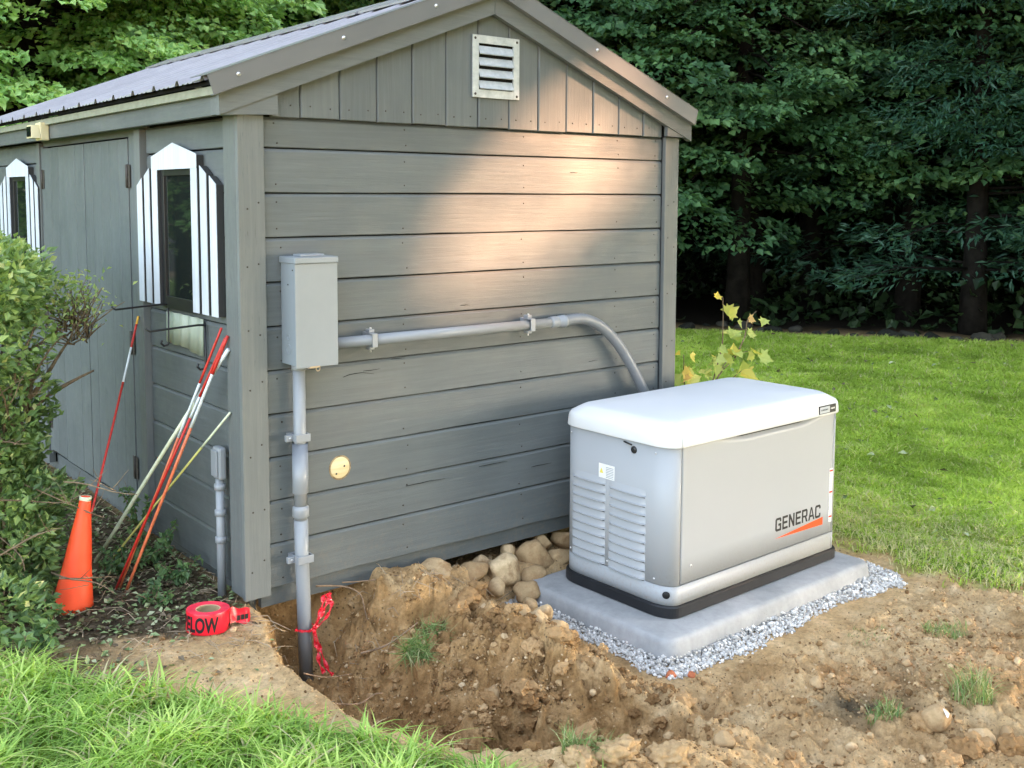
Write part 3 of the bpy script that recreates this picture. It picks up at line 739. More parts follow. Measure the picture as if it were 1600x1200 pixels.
def clamp(parent, at, axis, r_):
    """two-piece pipe strap standing off the wall; at = local pipe centre"""
    mb = MB(); x, y, z = at; g = r_+.006
    if axis == 'z':
        mb.box(x-g, x+g, y-g, y-r_-.0005, z-.015, z+.015, c=.002); mb.box(x-g, x-r_-.0005, y-r_, y+g, z-.0145, z+.0145, c=.0015); mb.box(x+r_+.0005, x+g, y-r_, y+g, z-.0145, z+.0145, c=.0015)
        mb.box(x-g-.028, x-g-.0002, y-.004, y+.012, z-.012, z+.012, c=.002); mb.box(x-g, x+g, y+g+.0003, .0-.0005 if parent.location.y == 0 else -parent.location.y-.0005, z-.011, z+.011)
        o = mb.build('clamp', M['pvc'], parent)
        s_ = MB(); s_.lathe([(0, .003), (.005, .002), (.005, 0)], 10, (x-g-.012, y-.004, z), (0, -1, 0)); s_.build('clamp_screw', M['screw'], o)
    else:
        mb.box(x-.013, x+.013, y-g, y-r_-.0005, z-g, z+g, c=.002); mb.box(x-.0125, x+.0125, y-r_, y+g, z+r_+.0005, z+g, c=.0015); mb.box(x-.0125, x+.0125, y-r_, y+g, z-g, z-r_-.0005, c=.0015)
        mb.box(x-.012, x+.012, y-.002, y+g, z+g+.0002, z+g+.014, c=.002); mb.box(x-.012, x+.012, y-.004, y+g, z-g-.012, z-g-.0002, c=.002)
        mb.box(x-.010, x+.010, y+g+.0003, -parent.location.y-.0005, z-g, z+g)
        o = mb.build('clamp', M['pvc'], parent)
        s_ = MB(); s_.tube([(x, y+.008, z-g-.022), (x, y+.008, z-g-.0122)], .003, 8); s_.tube([(x, y+.008, z+g+.0142), (x, y+.008, z+g+.020)], .0045, 6); s_.build('clamp_bolt', M['screw'], o)
e = empty('vertical_conduit', (.112, -.052, -.03), 0, 'upright grey conduit running from the electrical box down into the dug hole', 'conduit')
mb = MB(); mb.tube([(0, 0, 1.19), (0, 0, .60)], .0235, 24); mb.tube([(0, 0, .60), (.002, 0, .45), (.006, -.003, .25), (.012, -.006, -.06)], [.0265]*4, 24); mb.build('pipe', M['pvc'], e)
mb = MB(); mb.lathe([(.024, .878), (.0295, .882), (.0300, .895), (.0300, .705), (.0245, .700)][::1], 28); mb.build('expansion_sleeve', M['pvc'], e)
mb = MB(); mb.lathe([(.0245, .655), (.0305, .650), (.0318, .640), (.0318, .615), (.0272, .610)], 28); mb.build('coupling', M['pvc'], e)
mb = MB(); mb.lathe([(.024, 1.172), (.0275, 1.172), (.0275, 1.193), (.024, 1.194)], 28); mb.build('coupling', M['pvc'], e)
clamp(e, (0, 0, .918), 'z', .024); clamp(e, (.003, 0, .452), 'z', .027)
e = empty('horizontal_conduit', (.240, -.052, 1.229), 0, 'light grey straight conduit running sideways along the gable wall to a grey bend', 'conduit')
mb = MB(); mb.tube([(.0, 0, 0), (1.135, 0, -.001)], .0215, 24); mb.build('pipe', M['pvc'], e)
clamp(e, (.19, 0, 0), 'x', .0215); clamp(e, (1.0, 0, 0), 'x', .0215)
mb = MB(); mb.lathe([(.0218, 0), (.0255, .002), (.0265, .012), (.0265, .038), (.0245, .040), (.0245, .055), (.028, .056), (.028, .078), (.0295, .079), (.0295, .090), (.026, .092)], 28, (1.118, 0, 0), (1, 0, 0)); mb.build('coupling', M['pvc'], e)
e = empty('bent_conduit', (1.44, -.052, 1.228), 0, 'darker grey flexible conduit bending down from the wall behind the generator', 'conduit')
P = [(0, 0, 0), (.06, 0, .006), (.13, -.002, .002), (.20, -.004, -.022), (.26, -.006, -.058), (.315, -.009, -.105), (.365, -.012, -.16), (.405, -.015, -.212), (.445, -.019, -.272), (.49, -.022, -.345), (.535, -.024, -.42), (.575, -.022, -.5), (.59, -.02, -.62), (.59, -.03, -.8), (.59, -.10, -.93), (.59, -.14, -.95)]
def smooth_path(P, k=4):
    out = []; P = [Vector(p) for p in P]
    for i in range(len(P)-1):
        a, b, c_, d = P[max(i-1, 0)], P[i], P[i+1], P[min(i+2, len(P)-1)]
        for j in range(k):
            t = j/k; out.append(.5*((2*b)+(c_-a)*t+(2*a-5*b+4*c_-d)*t*t+(3*b-3*c_+d-a)*t**3))
    out.append(P[-1]); return out
mb = MB(); pp = smooth_path(P, 8); mb.tube(pp, [.0248+(.0005 if i % 2 else 0) for i in range(len(pp))], 24); mb.build('pipe', M['pvc_dark'], e)
# small outlet box on the side wall
e = empty('outlet_box', (-.088, .16, .72), 0, 'small light grey box on a thin conduit on the side wall by the shed corner', 'outlet box')
mb = MB(); mb.box(-.045, -.012, -.032, .032, 0, .125, c=.010); mb.build('housing', M['pvc'], e)
mb = MB(); mb.box(-.052, -.0455, -.026, .026, .012, .113, c=.003); mb.build('cover', M['pvc'], e)
mb = MB(); mb.tube([(-.028, 0, .0), (-.028, 0, -.46)], .0165, 18); pi_ = mb.build('pipe', M['pvc'], e)
for z in (-.03, -.13, -.235):
    mb = MB(); mb.lathe([(.017, z+.012), (.0215, z+.011), (.0215, z-.011), (.017, z-.012)], 20, (-.028, 0, 0)); mb.build('coupling', M['pvc'], pi_)

# ------------------------------------------------------------------ generator
GP_ = (1.3125, -.8254, .119); GYAW = R(1.2649)
gen = empty('standby_generator', GP_, GYAW, 'off-white standby generator in a louvred metal housing on the concrete pad', 'generator')
LU, WV = 1.19, .61
def outline(u0, u1, v0, v1, ru, rv, n=8, p=2.0):
    pts = []
    for (cu, cv, a0) in ((u1-ru, v0+rv, -PI/2), (u1-ru, v1-rv, 0), (u0+ru, v1-rv, PI/2), (u0+ru, v0+rv, PI)):
        for k in range(n+1):
            t = a0+PI/2*k/n; c_, s_ = math.cos(t), math.sin(t)
            pts.append((cu+ru*math.copysign(abs(c_)**(2/p), c_), cv+rv*math.copysign(abs(s_)**(2/p), s_)))
    return pts
def ring_solid(mb, rings, smooth=True, captop=True, capbot=True):
    n = len(rings[0]); V = []; F = []
    for r_ in rings: V += r_
    for i in range(len(rings)-1):
        for k in range(n): F.append((i*n+k, i*n+(k+1) % n, (i+1)*n+(k+1) % n, (i+1)*n+k))
    if capbot: F.append(tuple(range(n))[::-1])
    if captop: F.append(tuple(range((len(rings)-1)*n, len(rings)*n)))
    mb.add(V, F, smooth)
OL = lambda off, z, ru=.062, rv=.105: [(u, v, z) for u, v in outline(-off, LU+off, -off, WV+off, ru+off, rv+off, 10, 2.2)]
mb = MB(); ring_solid(mb, [OL(.010, .002), OL(.014, .006), OL(.014, .044), OL(.010, .049)], smooth=False); mb.build('base', M['gen_black'], gen)
mb = MB(); ring_solid(mb, [OL(-.012, .05), OL(-.012, .70)], smooth=False); mb.build('inner_case', M['gen_black'], gen)
def strip(pts, z0, z1, th=.003, zf=None, nz=2, dis=None):
    """sheet metal following an open outline, thickness inward"""
    m_ = MB(); n = len(pts); P = [Vector((p[0], p[1], 0)) for p in pts]; V = []; F = []
    N = []
    for i in range(n):
        d = (P[min(i+1, n-1)]-P[max(i-1, 0)]).normalized(); N.append(Vector((d.y, -d.x, 0)))
    zs = [z0+(z1-z0)*k/nz for k in range(nz+1)] if not zf else zf
    for lay in (0, 1):
        for z in zs:
            for i in range(n):
                q = P[i]-N[i]*(th*lay+(dis(P[i], z) if dis else 0)); V.append((q.x, q.y, z))
    L = len(zs); o = L*n
    for k in range(L-1):
        for i in range(n-1):
            F.append((k*n+i, k*n+i+1, (k+1)*n+i+1, (k+1)*n+i)); F.append((o+k*n+i, o+(k+1)*n+i, o+(k+1)*n+i+1, o+k*n+i+1))
    for i in range(n-1):
        F.append((i, o+i, o+i+1, i+1)); a = (L-1)*n; F.append((a+i, a+i+1, o+a+i+1, o+a+i))
    for k in range(L-1):
        F.append((k*n, (k+1)*n, o+(k+1)*n, o+k*n)); F.append((k*n+n-1, o+k*n+n-1, o+(k+1)*n+n-1, (k+1)*n+n-1))
    m_.add(V, F, True); return m_
def flat_ends(o):                          # keep the sheet's cut edges crisp
    for p in o.data.polygons:
        if abs(p.normal.z) > .7 or p.area < 1e-5: p.use_smooth = False
    return o
ol = outline(0, LU, 0, WV, .062, .105, 14, 2.2)
n1 = 15
# base rail all round
rail = strip(ol+[ol[0]], .0495, .1265, .004); rb = flat_ends(rail.build('base_rail', M['gen'], gen))
mb = MB(); ring_solid(mb, [OL(-.004, .126), OL(-.004, .1262)], False); mb.build('rail_top', M['gen'], rb)
SEAM = .050
def arc_from(pred): return [p for p in ol if pred(p)]
front_l = [p for p in ol[3*n1:] if True]                 # front-left corner: from (0, .105) round to (.062, 0)
back_l = ol[2*n1:3*n1]
endp = [(SEAM+.04, WV)]+back_l+[(0, .105)]+front_l
endp = [(.10, WV-.0)]+back_l+front_l
def dedupe(P):
    out = [P[0]]
    for p in P[1:]:
        if math.hypot(p[0]-out[-1][0], p[1]-out[-1][1]) > 1e-5: out.append(p)
    return out
endl = strip(dedupe(endp), .1285, .697, .004)
el = flat_ends(endl.build('end_panel', M['gen'], gen))
endr = [p for p in ol[:n1]]+[p for p in ol[n1:2*n1]]
endr = dedupe(endr+[(LU-.10, WV)])
er = flat_ends(strip(endr, .1285, .697, .004).build('end_panel', M['gen'], gen))
# front door panel with a scooped grip under the lid
us = np.linspace(.0655, LU-.0655, 90); zs = list(np.linspace(.1315, .55, 5))+list(np.linspace(.56, .697, 22))
def scoop(p, z):
    t = (p.x-.20)/.92
    if t <= 0 or t >= 1: return 0
    w_ = min(1, math.sin(PI*t)**.8*1.25)
    edge = .697-.038*w_
    k = max(0, min(1, (z-edge)/.028))
    return .022*w_*k*k*(3-2*k)
fp = flat_ends(strip([(u, -.001) for u in us], 0, 0, .003, zf=zs, dis=scoop).build('front_panel', M['gen'], gen))
bp = strip([(u, WV) for u in us[::-1]], .13, .697, .003).build('rear_panel', M['gen'], gen)
# lid
def lid_ring(iu, iv, z, ru, rv): return [(u, v, z) for u, v in outline(-.012+iu, LU+.012-iu, -.013+iv, WV+.013-iv, ru, rv, 10, 2.2)]
mb = MB()
rings = [lid_ring(.012, .012, .688, .07, .11), lid_ring(.001, .001, .6885, .075, .115), lid_ring(0, 0, .692, .077, .117), lid_ring(.003, .002, .725, .077, .117), lid_ring(.006, .004, .738, .077, .115), lid_ring(.014, .010, .749, .075, .113), lid_ring(.055, .040, .772, .07, .10),
         lid_ring(.068, .052, .7775, .068, .095), lid_ring(.09, .07, .7805, .06, .09), lid_ring(.2, .14, .786, .05, .07), lid_ring(.35, .22, .789, .04, .04), lid_ring(.5, .29, .790, .02, .02)]
ring_solid(mb, rings, True); lid = mb.build('lid', M['lid'], gen)
# moulded crease across the lid near its left end
mb = MB()
pl = [(.052, -.0138, .691), (.052, -.0112, .725), (.050, -.0085, .739), (.053, -.0025, .7500), (.058, .0235, .7728), (.066, .035, .7786)]
mb.tube(pl, .0016, 6); mb.build('lid_crease', M['lid'], lid)
# badge
mb = MB(); mb.box(.985, 1.118, -.0150, -.0065, .697, .7345, c=.003); bd = mb.build('badge', M['gen_black'], lid)
mb = MB(); mb.box(.989, 1.066, -.0159, -.0152, .7015, .730); mb.build('badge_label', plain('badge_silver', (.42, .46, .50), .3, .5, .05), bd)
def text_mesh(txt, size, mat_, parent, M4, name='lettering', bold=0.0, sx=1.0, ext=.0006, spacing=1.0):
    cu = bpy.data.curves.new('t', 'FONT'); cu.body = txt; cu.size = size; cu.offset = bold; cu.extrude = ext; cu.space_character = spacing
    ob = bpy.data.objects.new('t', cu); COL.objects.link(ob); bpy.context.view_layer.update()
    me = bpy.data.meshes.new_from_object(ob.evaluated_get(bpy.context.evaluated_depsgraph_get())); bpy.data.objects.remove(ob)
    me.name = name; me.transform(Matrix.Diagonal((sx, 1, 1, 1))); me.transform(M4); me.materials.clear(); me.materials.append(mat_)
    return link(name, me, parent)
def front_M(u, v, z): return Matrix.Translation((u, v, z)) @ Matrix.Rotation(PI/2, 4, 'X')
text_mesh('GUARDIAN', .0105, M['ink'], bd, front_M(.995, -.0163, .713), 'badge_lettering', 0, 1.05, .0003)
text_mesh('14kW', .011, M['sticker'], bd, front_M(1.072, -.0156, .713), 'badge_lettering', .0003, 1.2, .0003)
# maker's lettering as on the housing: squared letters from strokes
def logo():
    """each letter a set of outlines (no overlaps) in a 0..1 x 0..1.25 box"""
    T = .23; H = 1.25; h = T*.92
    def q(x0, x1, z0, z1): return [(x0, z0), (x1, z0), (x1, z1), (x0, z1)]
    c = .16
    L = {}
    L['G'] = [[(c, 0), (1-c*.3, 0), (1, c*.3), (1, h), (T, h), (0, h), (0, c)], q(0, T, h, H-h), [(0, H-h), (1, H-h), (1, H-c), (1-c, H), (c, H), (0, H-c)], q(1-T, 1, h, .70), q(.52, 1-T, .70-h, .70), q(1-T, 1, .86, H-h)]
    L['E'] = [q(0, T, 0, H), q(T, .92, 0, h), q(T, .86, (H-h)/2, (H+h)/2), q(T, .92, H-h, H)]
    L['N'] = [q(0, T, 0, H), q(1-T, 1, 0, H), [(T, H), (T, H-.42), (1-T, 0), (1-T, .42)]]
    L['R'] = [q(0, T, 0, H), [(T, H-h), (1, H-h), (1, H-c), (1-c, H), (T, H)], q(1-T, 1, .52+h*.6, H-h), [(T, .48), (1-c, .48), (1, .48+c*.7), (1, .52+h*.6), (T, .52+h*.6)], [(.55, .48), (.80, 0), (1.06, 0), (.80, .48)]]
    L['A'] = [[(-.04, 0), (T-.02, 0), (.52, H-.14), (.62, H), (.40, H)], [(1.08-T+.04, 0), (1.10, 0), (.62, H), (.52, H-.14)], [(.30, .30), (.80, .30), (.72, .30+h*.85), (.37, .30+h*.85)]]
    L['C'] = [[(c, 0), (1-c, 0), (1, c), (1, h), (0, h), (0, c)], q(0, T, h, H-h), [(0, H-h), (1, H-h), (1, H-c), (1-c, H), (c, H), (0, H-c)], q(1-T, 1, h, .42), q(1-T, 1, .86, H-h)]
    return L
LG = logo(); lt = MB(); x = 0
ks = .0475
for ch in 'GENERAC':
    for poly in LG[ch]:
        A = sum(poly[i][0]*poly[(i+1) % len(poly)][1]-poly[(i+1) % len(poly)][0]*poly[i][1] for i in range(len(poly)))
        if A < 0: poly = poly[::-1]
        lt.prism([(.694+(x+px)*ks*.88, .217+pz*ks) for px, pz in poly], 'y', -.0021-.0001*random.random(), -.0012)
    x += 1.23 if ch != 'E' else 1.14
lt.build('lettering', M['ink'], fp)
mb = MB(); mb.prism([(.690, .186), (1.056, .178), (1.056, .214)], 'y', -.0020, -.0012); mb.build('orange_wedge', M['orange_ink'], fp)
mb = MB(); mb.lathe([(0, .003), (.005, .003), (.0065, .0015), (.0065, 0)], 20, (.128, -.001, .195), (0, -1, 0)); k_ = mb.build('key_lock', M['screw'], fp)
mb = MB(); mb.box(.1268, .1292, -.0045, -.0041, .191, .199); mb.build('key_slot', M['ink'], k_)
mb = MB()
# sticker strip with red headings on the right corner
mb = MB(); mb.box(1.100, 1.126, -.0030, -.0018, .18, .43); st = mb.build('warning_sticker', M['sticker'], fp)
mb = MB()
for z in (.205, .32, .42): mb.box(1.102, 1.125, -.0036, -.0031, z-.004, z+.004)
mb.build('sticker_heading', M['red_ink'], st)
mb = MB()
for z in np.arange(.19, .41, .012): mb.box(1.104, 1.120, -.0034, -.00305, z, z+.0018)
mb.build('sticker_lines', M['sticker_grey'], st)
# louvres on the left end
def louvre(v0, v1, z, parent):
    """pressed scoop: slopes out from the panel, open below"""
    m_ = MB(); nseg = 14; V = []; H = .0295; D = .0165
    prof = [(0.0, H), (.25, H*.72), (.62, H*.36), (.93, H*.12), (1.0, .004), (.86, 0)]
    for k in range(nseg+1):
        t = k/nseg; e_ = min(1, math.sin(PI*t)**.35*1.03) if 0 < t < 1 else 0
        for d, zz in prof: V.append((-.0004-D*d*e_, v0+(v1-v0)*t, z+zz))
    n = len(prof); F = []
    for k in range(nseg):
        for q in range(n-1): F.append((k*n+q, k*n+q+1, (k+1)*n+q+1, (k+1)*n+q))
    m_.add(V, F, True)
    m_.mat(1).box(-.0012, -.0003, v0+.006, v1-.006, z-.0045, z+.003)
    return m_.build('louvre', [M['gen'], M['dark']], parent)
for k in range(10):
    z = .622-.119-.030-k*.0378
    louvre(.352, .548, z, el); louvre(.128, .332, z-.004, el)
mb = MB(); mb.box(-.0018, -.0006, .302, .392, .50, .560); sk = mb.build('warning_sticker', M['sticker'], el)
mb = MB(); mb.prism([(.365, .520), (.387, .520), (.376, .542)], 'x', -.0023, -.00185); mb.build('warning_triangle', M['sticker_yellow'], sk)
mb = MB()
for z in np.arange(.505, .553, .007): mb.box(-.0022, -.00185, .308, .350, z, z+.0025)
mb.build('sticker_lines', M['sticker_grey'], sk)
mb = MB(); mb.lathe([(.004, .007), (.010, .007), (.0145, .004), (.0155, 0)], 24, (0, .196, .652), (-1, 0, 0)); mb.tube([(-.006, .205, .672), (-.006, .247, .678)], .0035, 8); mb.lathe([(0, .0045), (.004, .0045)], 12, (0, .196, .652), (-1, 0, 0)); mb.build('lid_lock', M['black_metal'], el)
for v_, z_ in ((.08, .66), (.56, .66), (.08, .15), (.56, .15), (.34, .15)):
    mb = MB(); mb.lathe([(0, .0025), (.0035, .0022), (.0048, 0)], 12, (0, v_, z_), (-1, 0, 0)); mb.build('panel_screw', M['screw'], el)
d_ = Vector((-.55, -.83, 0)).normalized()
mb = MB(); mb.lathe([(0, .0012), (.0145, .0012), (.0155, 0)], 24, (.0125, .026, .094), (-.8, -.6, 0)); mb.build('lifting_hole', M['ink'], rb)

# concrete pad (rounded slab with sloping sides)
pad = MB(); u0, u1, v0, v1 = -.145, 1.245, -.128, .682
def prng(off, z, r_): return [(u, v, z) for u, v in outline(u0-off, u1+off, v0-off, v1+off, r_+off, r_+off, 8)]
ring_solid(pad, [prng(.030, -.105, .05), prng(.022, -.06, .05), prng(.014, -.022, .05), prng(.009, -.010, .048), prng(.0, -.0025, .045), prng(-.012, 0, .045), prng(-.05, .0, .07)], True)
po = pad.build('concrete_pad', M['concrete']); po.location = GP_; po.rotation_euler = (0, 0, GYAW)
tag(po, 'pale grey concrete slab with rounded edges under the generator', 'concrete pad')

# ------------------------------------------------------------------ stones and gravel
def rock_mesh(seed, n=3, rough=.22, sq=(1, 1, .7), flat=.0):
    r_ = random.Random(seed); bm = bmesh.new(); bmesh.ops.create_icosphere(bm, subdivisions=n, radius=1)
    planes = [(Vector((r_.uniform(-1, 1), r_.uniform(-1, 1), r_.uniform(-.8, 1))).normalized(), r_.uniform(.62, .9)) for _ in range(10)]
    off = Vector((r_.uniform(-9, 9), r_.uniform(-9, 9), r_.uniform(-9, 9)))
    from mathutils import noise
    for v in bm.verts:
        p = v.co.copy()
        for nn, d in planes:
            t = p.dot(nn)-d
            if t > 0: p -= nn*t*.93
        p *= 1+rough*noise.noise(p*1.3+off)+rough*.25*noise.noise(p*4+off)+rough*.08*noise.noise(p*11+off)
        v.co = Vector((p.x*sq[0], p.y*sq[1], p.z*sq[2]))
    return bm
def clod_bm(seed, n=3):
    from mathutils import noise
    r_ = random.Random(seed); off = Vector((r_.uniform(-9, 9), r_.uniform(-9, 9), r_.uniform(-9, 9))); bm = bmesh.new(); bmesh.ops.create_icosphere(bm, subdivisions=n, radius=1)
    for v in bm.verts:
        p = v.co.copy(); k = 1+.45*noise.noise(p*1.2+off)+.38*noise.noise(p*3+off)+.25*noise.noise(p*7+off)+.12*noise.noise(p*15+off)
        v.co = Vector((p.x*k, p.y*k*.85, p.z*k*.7))
    return bm
def stone(x, y, w, label, cat='stone', group=None, mat_='stone', h=.7, sink=.3, seed=0, rz=None, z=None, tone=None, name='stone'):
    r_ = random.Random(seed*7+1); bm = clod_bm(seed, 4) if mat_ == 'clod' else rock_mesh(seed, 3, .20, (1, r_.uniform(.7, .95), h))
    mb = MB(); mb.bm(bm, smooth=True, rnd=r_.uniform(.15, .95) if tone is None else tone, M=Matrix.Diagonal((w/2, w/2, w/2, 1)))
    o = mb.build(name, M[mat_], attr=True)
    o.location = (x, y, (Gs(x, y) if z is None else z)+w*h*(.5-sink)); o.rotation_euler = (r_.uniform(-.25, .25), r_.uniform(-.25, .25), r_.uniform(0, 6.28) if rz is None else rz)
    return tag(o, label, cat, group)
GRPW = 'rounded stones by the shed wall'
def pile(x, y, zc, w, label, seed, tone, h=.75, rz=None): return stone(x, y, w, label, group=GRPW, seed=seed, tone=tone, h=h, rz=rz, z=zc-.012-w*h*.2)
pile(.725, -.06, .245, .185, 'flat tan stone lying against the shed wall, leftmost of the wall stones', 3, .6, .55, .2)
pile(1.085, -.085, .175, .185, 'pale tan stone with a flat face in the middle of the wall stones', 4, .98, .75, .3)
pile(1.30, -.035, .175, .19, 'big brown soil-smeared stone behind the pad corner', 5, .3)
pile(1.105, -.20, .115, .165, 'elongated brown stone touching the left corner of the pad', 6, .4, .5, .5)
pile(1.40, .03, .20, .115, 'brown round stone under the shed edge, nearest to the generator', 7, .45)
pile(1.19, .03, .205, .095, 'pale round stone high on the pile against the shed edge', 8, .8)
pile(1.02, .01, .20, .08, 'small tan stone between the flat-faced stone and the shed edge', 9, .7)
pile(.92, -.06, .20, .15, 'brown earth-covered stone between the leftmost stone and the flat-faced one', 10, .2, .6)
pile(1.53, .04, .19, .12, 'brown stone wedged behind the generator under the shed edge', 61, .4)
pile(1.22, -.11, .13, .13, 'rounded brown stone directly behind the left end of the pad', 62, .35)
pile(1.42, -.06, .15, .13, 'brown stone behind the generator, low against the pad', 63, .5)
pile(.98, -.15, .145, .11, 'half-buried tan stone in front of the flat-faced one', 64, .65)
GRPP = 'rounded stones left of the pad'
def clus(x, y, zc, w, label, seed, tone): return stone(x, y, w, label, group=GRPP, seed=seed, tone=tone, h=.82, z=zc-w*.82*.2)
clus(.975, -.375, .125, .082, 'small brown egg-shaped stone, topmost of the cluster left of the pad', 11, .45)
clus(.955, -.475, .125, .095, 'tan stone of the left cluster lying closest to the gravel', 12, .75)
clus(.855, -.475, .15, .10, 'brown stone at the left end of the cluster beside the pad', 13, .4)
clus(.84, -.575, .155, .118, 'largest round stone of the cluster left of the pad', 14, .75)
clus(.88, -.655, .14, .098, 'sandy stone at the near end of the cluster left of the pad', 15, .6)
GRPF = 'loose stones on the dug soil'
s0 = stone(1.471, -1.851, .118, 'angular brown stone with a white chip on top, in the right foreground soil', group=GRPF, seed=16, tone=.45, h=.75, sink=.15)
mb = MB(); mb.prism([(-.012, -.012), (.012, -.008), (-.002, .016)], 'z', .0, .004); ch = mb.build('white_chip', M['sticker'], s0); ch.location = (-.012, -.028, .036); ch.rotation_euler = (.75, -.1, .2)
stone(1.509, -1.987, .105, 'flat pale brown stone near the bottom right corner', group=GRPF, seed=17, tone=.7, h=.5, sink=.15)
stone(1.62, -2.012, .066, 'small grey-brown stone just right of the flat pale stone', group=GRPF, seed=18, tone=.2)
stone(1.154, -1.743, .048, 'small pale pebble low in the right foreground', group=GRPF, seed=19, tone=.85)
stone(.739, -1.572, .075, 'brown stone standing in the soil at the bottom edge of the dug hole', group=GRPF, seed=20, tone=.35, h=.9)
stone(1.438, -1.423, .068, 'tan stone half buried in the soil in front of the pad', group=GRPF, seed=21, tone=.55)
stone(1.789, -1.564, .046, 'small rounded tan stone on the soil right of the half-buried stone', group=GRPF, seed=22, tone=.5)
stone(.50, -.73, .11, 'round earth-coloured stone stuck in the far bank of the hole', group=GRPF, seed=23, tone=.1, h=.8, sink=.3)
pebs = [(1.457, -1.591, .03), (.846, -1.535, .032), (1.054, -1.765, .033), (1.076, -1.585, .04), (2.074, -1.834, .04), (1.25, -1.75, .028), (1.7, -1.75, .03), (1.9, -1.95, .035), (1.15, -1.4, .025), (2.3, -1.6, .03)]
for i, (x, y, w_) in enumerate(pebs):
    stone(x, y, w_, 'small brown pebble lying loose on the right-hand soil', 'pebble', 'pebbles on the right-hand soil', seed=30+i, sink=.15, name='pebble')
for i, (x, y, w_) in enumerate([(1.10, -1.03, .05), (1.16, -1.075, .035)]):
    stone(x, y, w_, ['larger orange brick fragment at the near corner of the pad', 'smaller orange brick fragment at the near corner of the pad'][i], 'brick fragment', 'brick fragments by the pad', 'brick', seed=50+i, name='brick_fragment')

def scatter_stones(name, pts, size, mat_, label, cat, seed=0, nvar=6, sq=.75, sink=.25, sub=1, rgh=.35):
    """many small faceted stones as one object"""
    rg = np.random.default_rng(seed); protos = []
    for k in range(nvar):
        bm = clod_bm(seed*10+k, sub) if sub > 1 else rock_mesh(seed*10+k, sub, rgh, (1, .8, sq)); bm.verts.index_update()
        protos.append((np.array([v.co[:] for v in bm.verts]), np.array([[v.index for v in f.verts] for f in bm.faces]))); bm.free()
    VV = []; FF = []; RR = []; base = 0
    for i, (x, y, z) in enumerate(pts):
        V, F = protos[i % nvar]; s_ = size[i]/2; a, b, c_ = rg.uniform(0, 6.28, 3)
        ca, sa = math.cos(a), math.sin(a); cb, sb = math.cos(b*.25-.8), math.sin(b*.25-.8)
        Rm = np.array([[ca, -sa, 0], [sa, ca, 0], [0, 0, 1]]) @ np.array([[1, 0, 0], [0, cb, -sb], [0, sb, cb]])
        VV.append(V @ Rm.T*s_+np.array([x, y, z+s_*sq*(1-2*sink)])); FF.append(F+base); base += len(V); RR.append(np.full(len(V), rg.random()))
    return tag(np_mesh(name, np.concatenate(VV), np.concatenate(FF), M[mat_], np.concatenate(RR), smooth=False), label, cat, kind='stuff')
rg = np.random.default_rng(77)
pts = []; sz = []
ca, sa = math.cos(GYAW), math.sin(GYAW)
while len(pts) < 10500:
    u, v = rg.uniform(-.42, 1.52), rg.uniform(-.36, .76)
    x = GP_[0]+ca*u-sa*v; y = GP_[1]+sa*u+ca*v
    du = max(u0-u, u-u1, 0); dv = max(v0-v, v-v1, 0); d = math.hypot(du, dv)
    lim = .105
    if u > u1: lim = .15
    if u < u0: lim = .105 if v < .5 else .17
    lim *= 1+.35*float(fbm(np.array([x*4.]), np.array([y*4.]), 2, 5)[0])
    if d <= .0 or d > lim*(.8+.35*rg.random()): continue
    lay = rg.random()
    pts.append((x, y, .028+.030*(1-d/lim)*lay+.004)); sz.append(rg.uniform(.008, .019)*(1 if rg.random() < .88 else 1.5))
scatter_stones('gravel', pts, sz, 'gravel', 'crushed grey gravel spread around the concrete pad', 'gravel', 3)
# soil clods on disturbed soil
pts = []; sz = []
N = 190000
x = rg.uniform(-.9, 3.0, N); y = rg.uniform(-2.3, .25, N); z = G(x, y)
dep = base_h(x, y)-ground0(x, y)
wgt = .16+.75*np.exp(-((x-.7)/.45)**2-((y+.75)/.7)**2)+.6*ss(.02, .12, dep)+.5*ss(.8, 1.1, x)*ss(-1.1, -1.3, y)*(.5+1.6*np.clip(fbm(x*4, y*4, 3, 12), -.3, .5))
pd = (x > 1.0) & (x < 2.85) & (y > -1.1) & (y < -.02)
keep = (rg.random(N) < wgt*.34) & ~pd & ~(in_poly(x, y, GP)) & ~((x < -.1) & (y > -.05))
x, y, z = x[keep], y[keep], z[keep]
sz = .004+.012*rg.random(len(x))**2.5+(rg.random(len(x)) < .035)*rg.uniform(.01, .03, len(x))
scatter_stones('soil_clods', list(zip(x, y, z)), sz, 'clod', 'loose brown soil crumbs and clods around the dug hole', 'soil', 9, 8, .8, .3)
pts = []; sz = []
while len(pts) < 230:
    x, y = rg.uniform(.05, 1.6), rg.uniform(-2.1, -.1)
    wg = math.exp(-((x-.62)/.36)**2-((y+.85)/.6)**2)+.12*(x > .8)*(y < -1.25)
    if rg.random() > wg or (x > .76 and -.8 < y < -.3) or ((x > 1.0) and (y > -1.15)) or in_poly(np.array([x]), np.array([y]), GP)[0]: continue
    pts.append((x, y, Gs(x, y)-.004)); sz.append(rg.uniform(.025, .055)+.05*(rg.random() < .14))
scatter_stones('soil_lumps', pts, sz, 'lump', 'rough lumps of brown soil on the banks of the dug hole', 'soil', 29, 10, .8, .32, 3, .75)
# pale clods at the bottom edge
for i, (x, y, w_, lb) in enumerate([(.20, -1.50, .10, 'pale crumbly clod at the bottom edge of the photo, leftmost of three'), (.31, -1.55, .12, 'pale crumbly clod at the bottom edge of the photo, middle of three'), (.42, -1.63, .11, 'pale crumbly clod at the bottom edge of the photo, rightmost of three')]):
    o = stone(x, y, w_, lb, 'clod', 'pale clods at the bottom edge', 'clod', seed=90+i, tone=.72, h=.5, name='soil_clod')

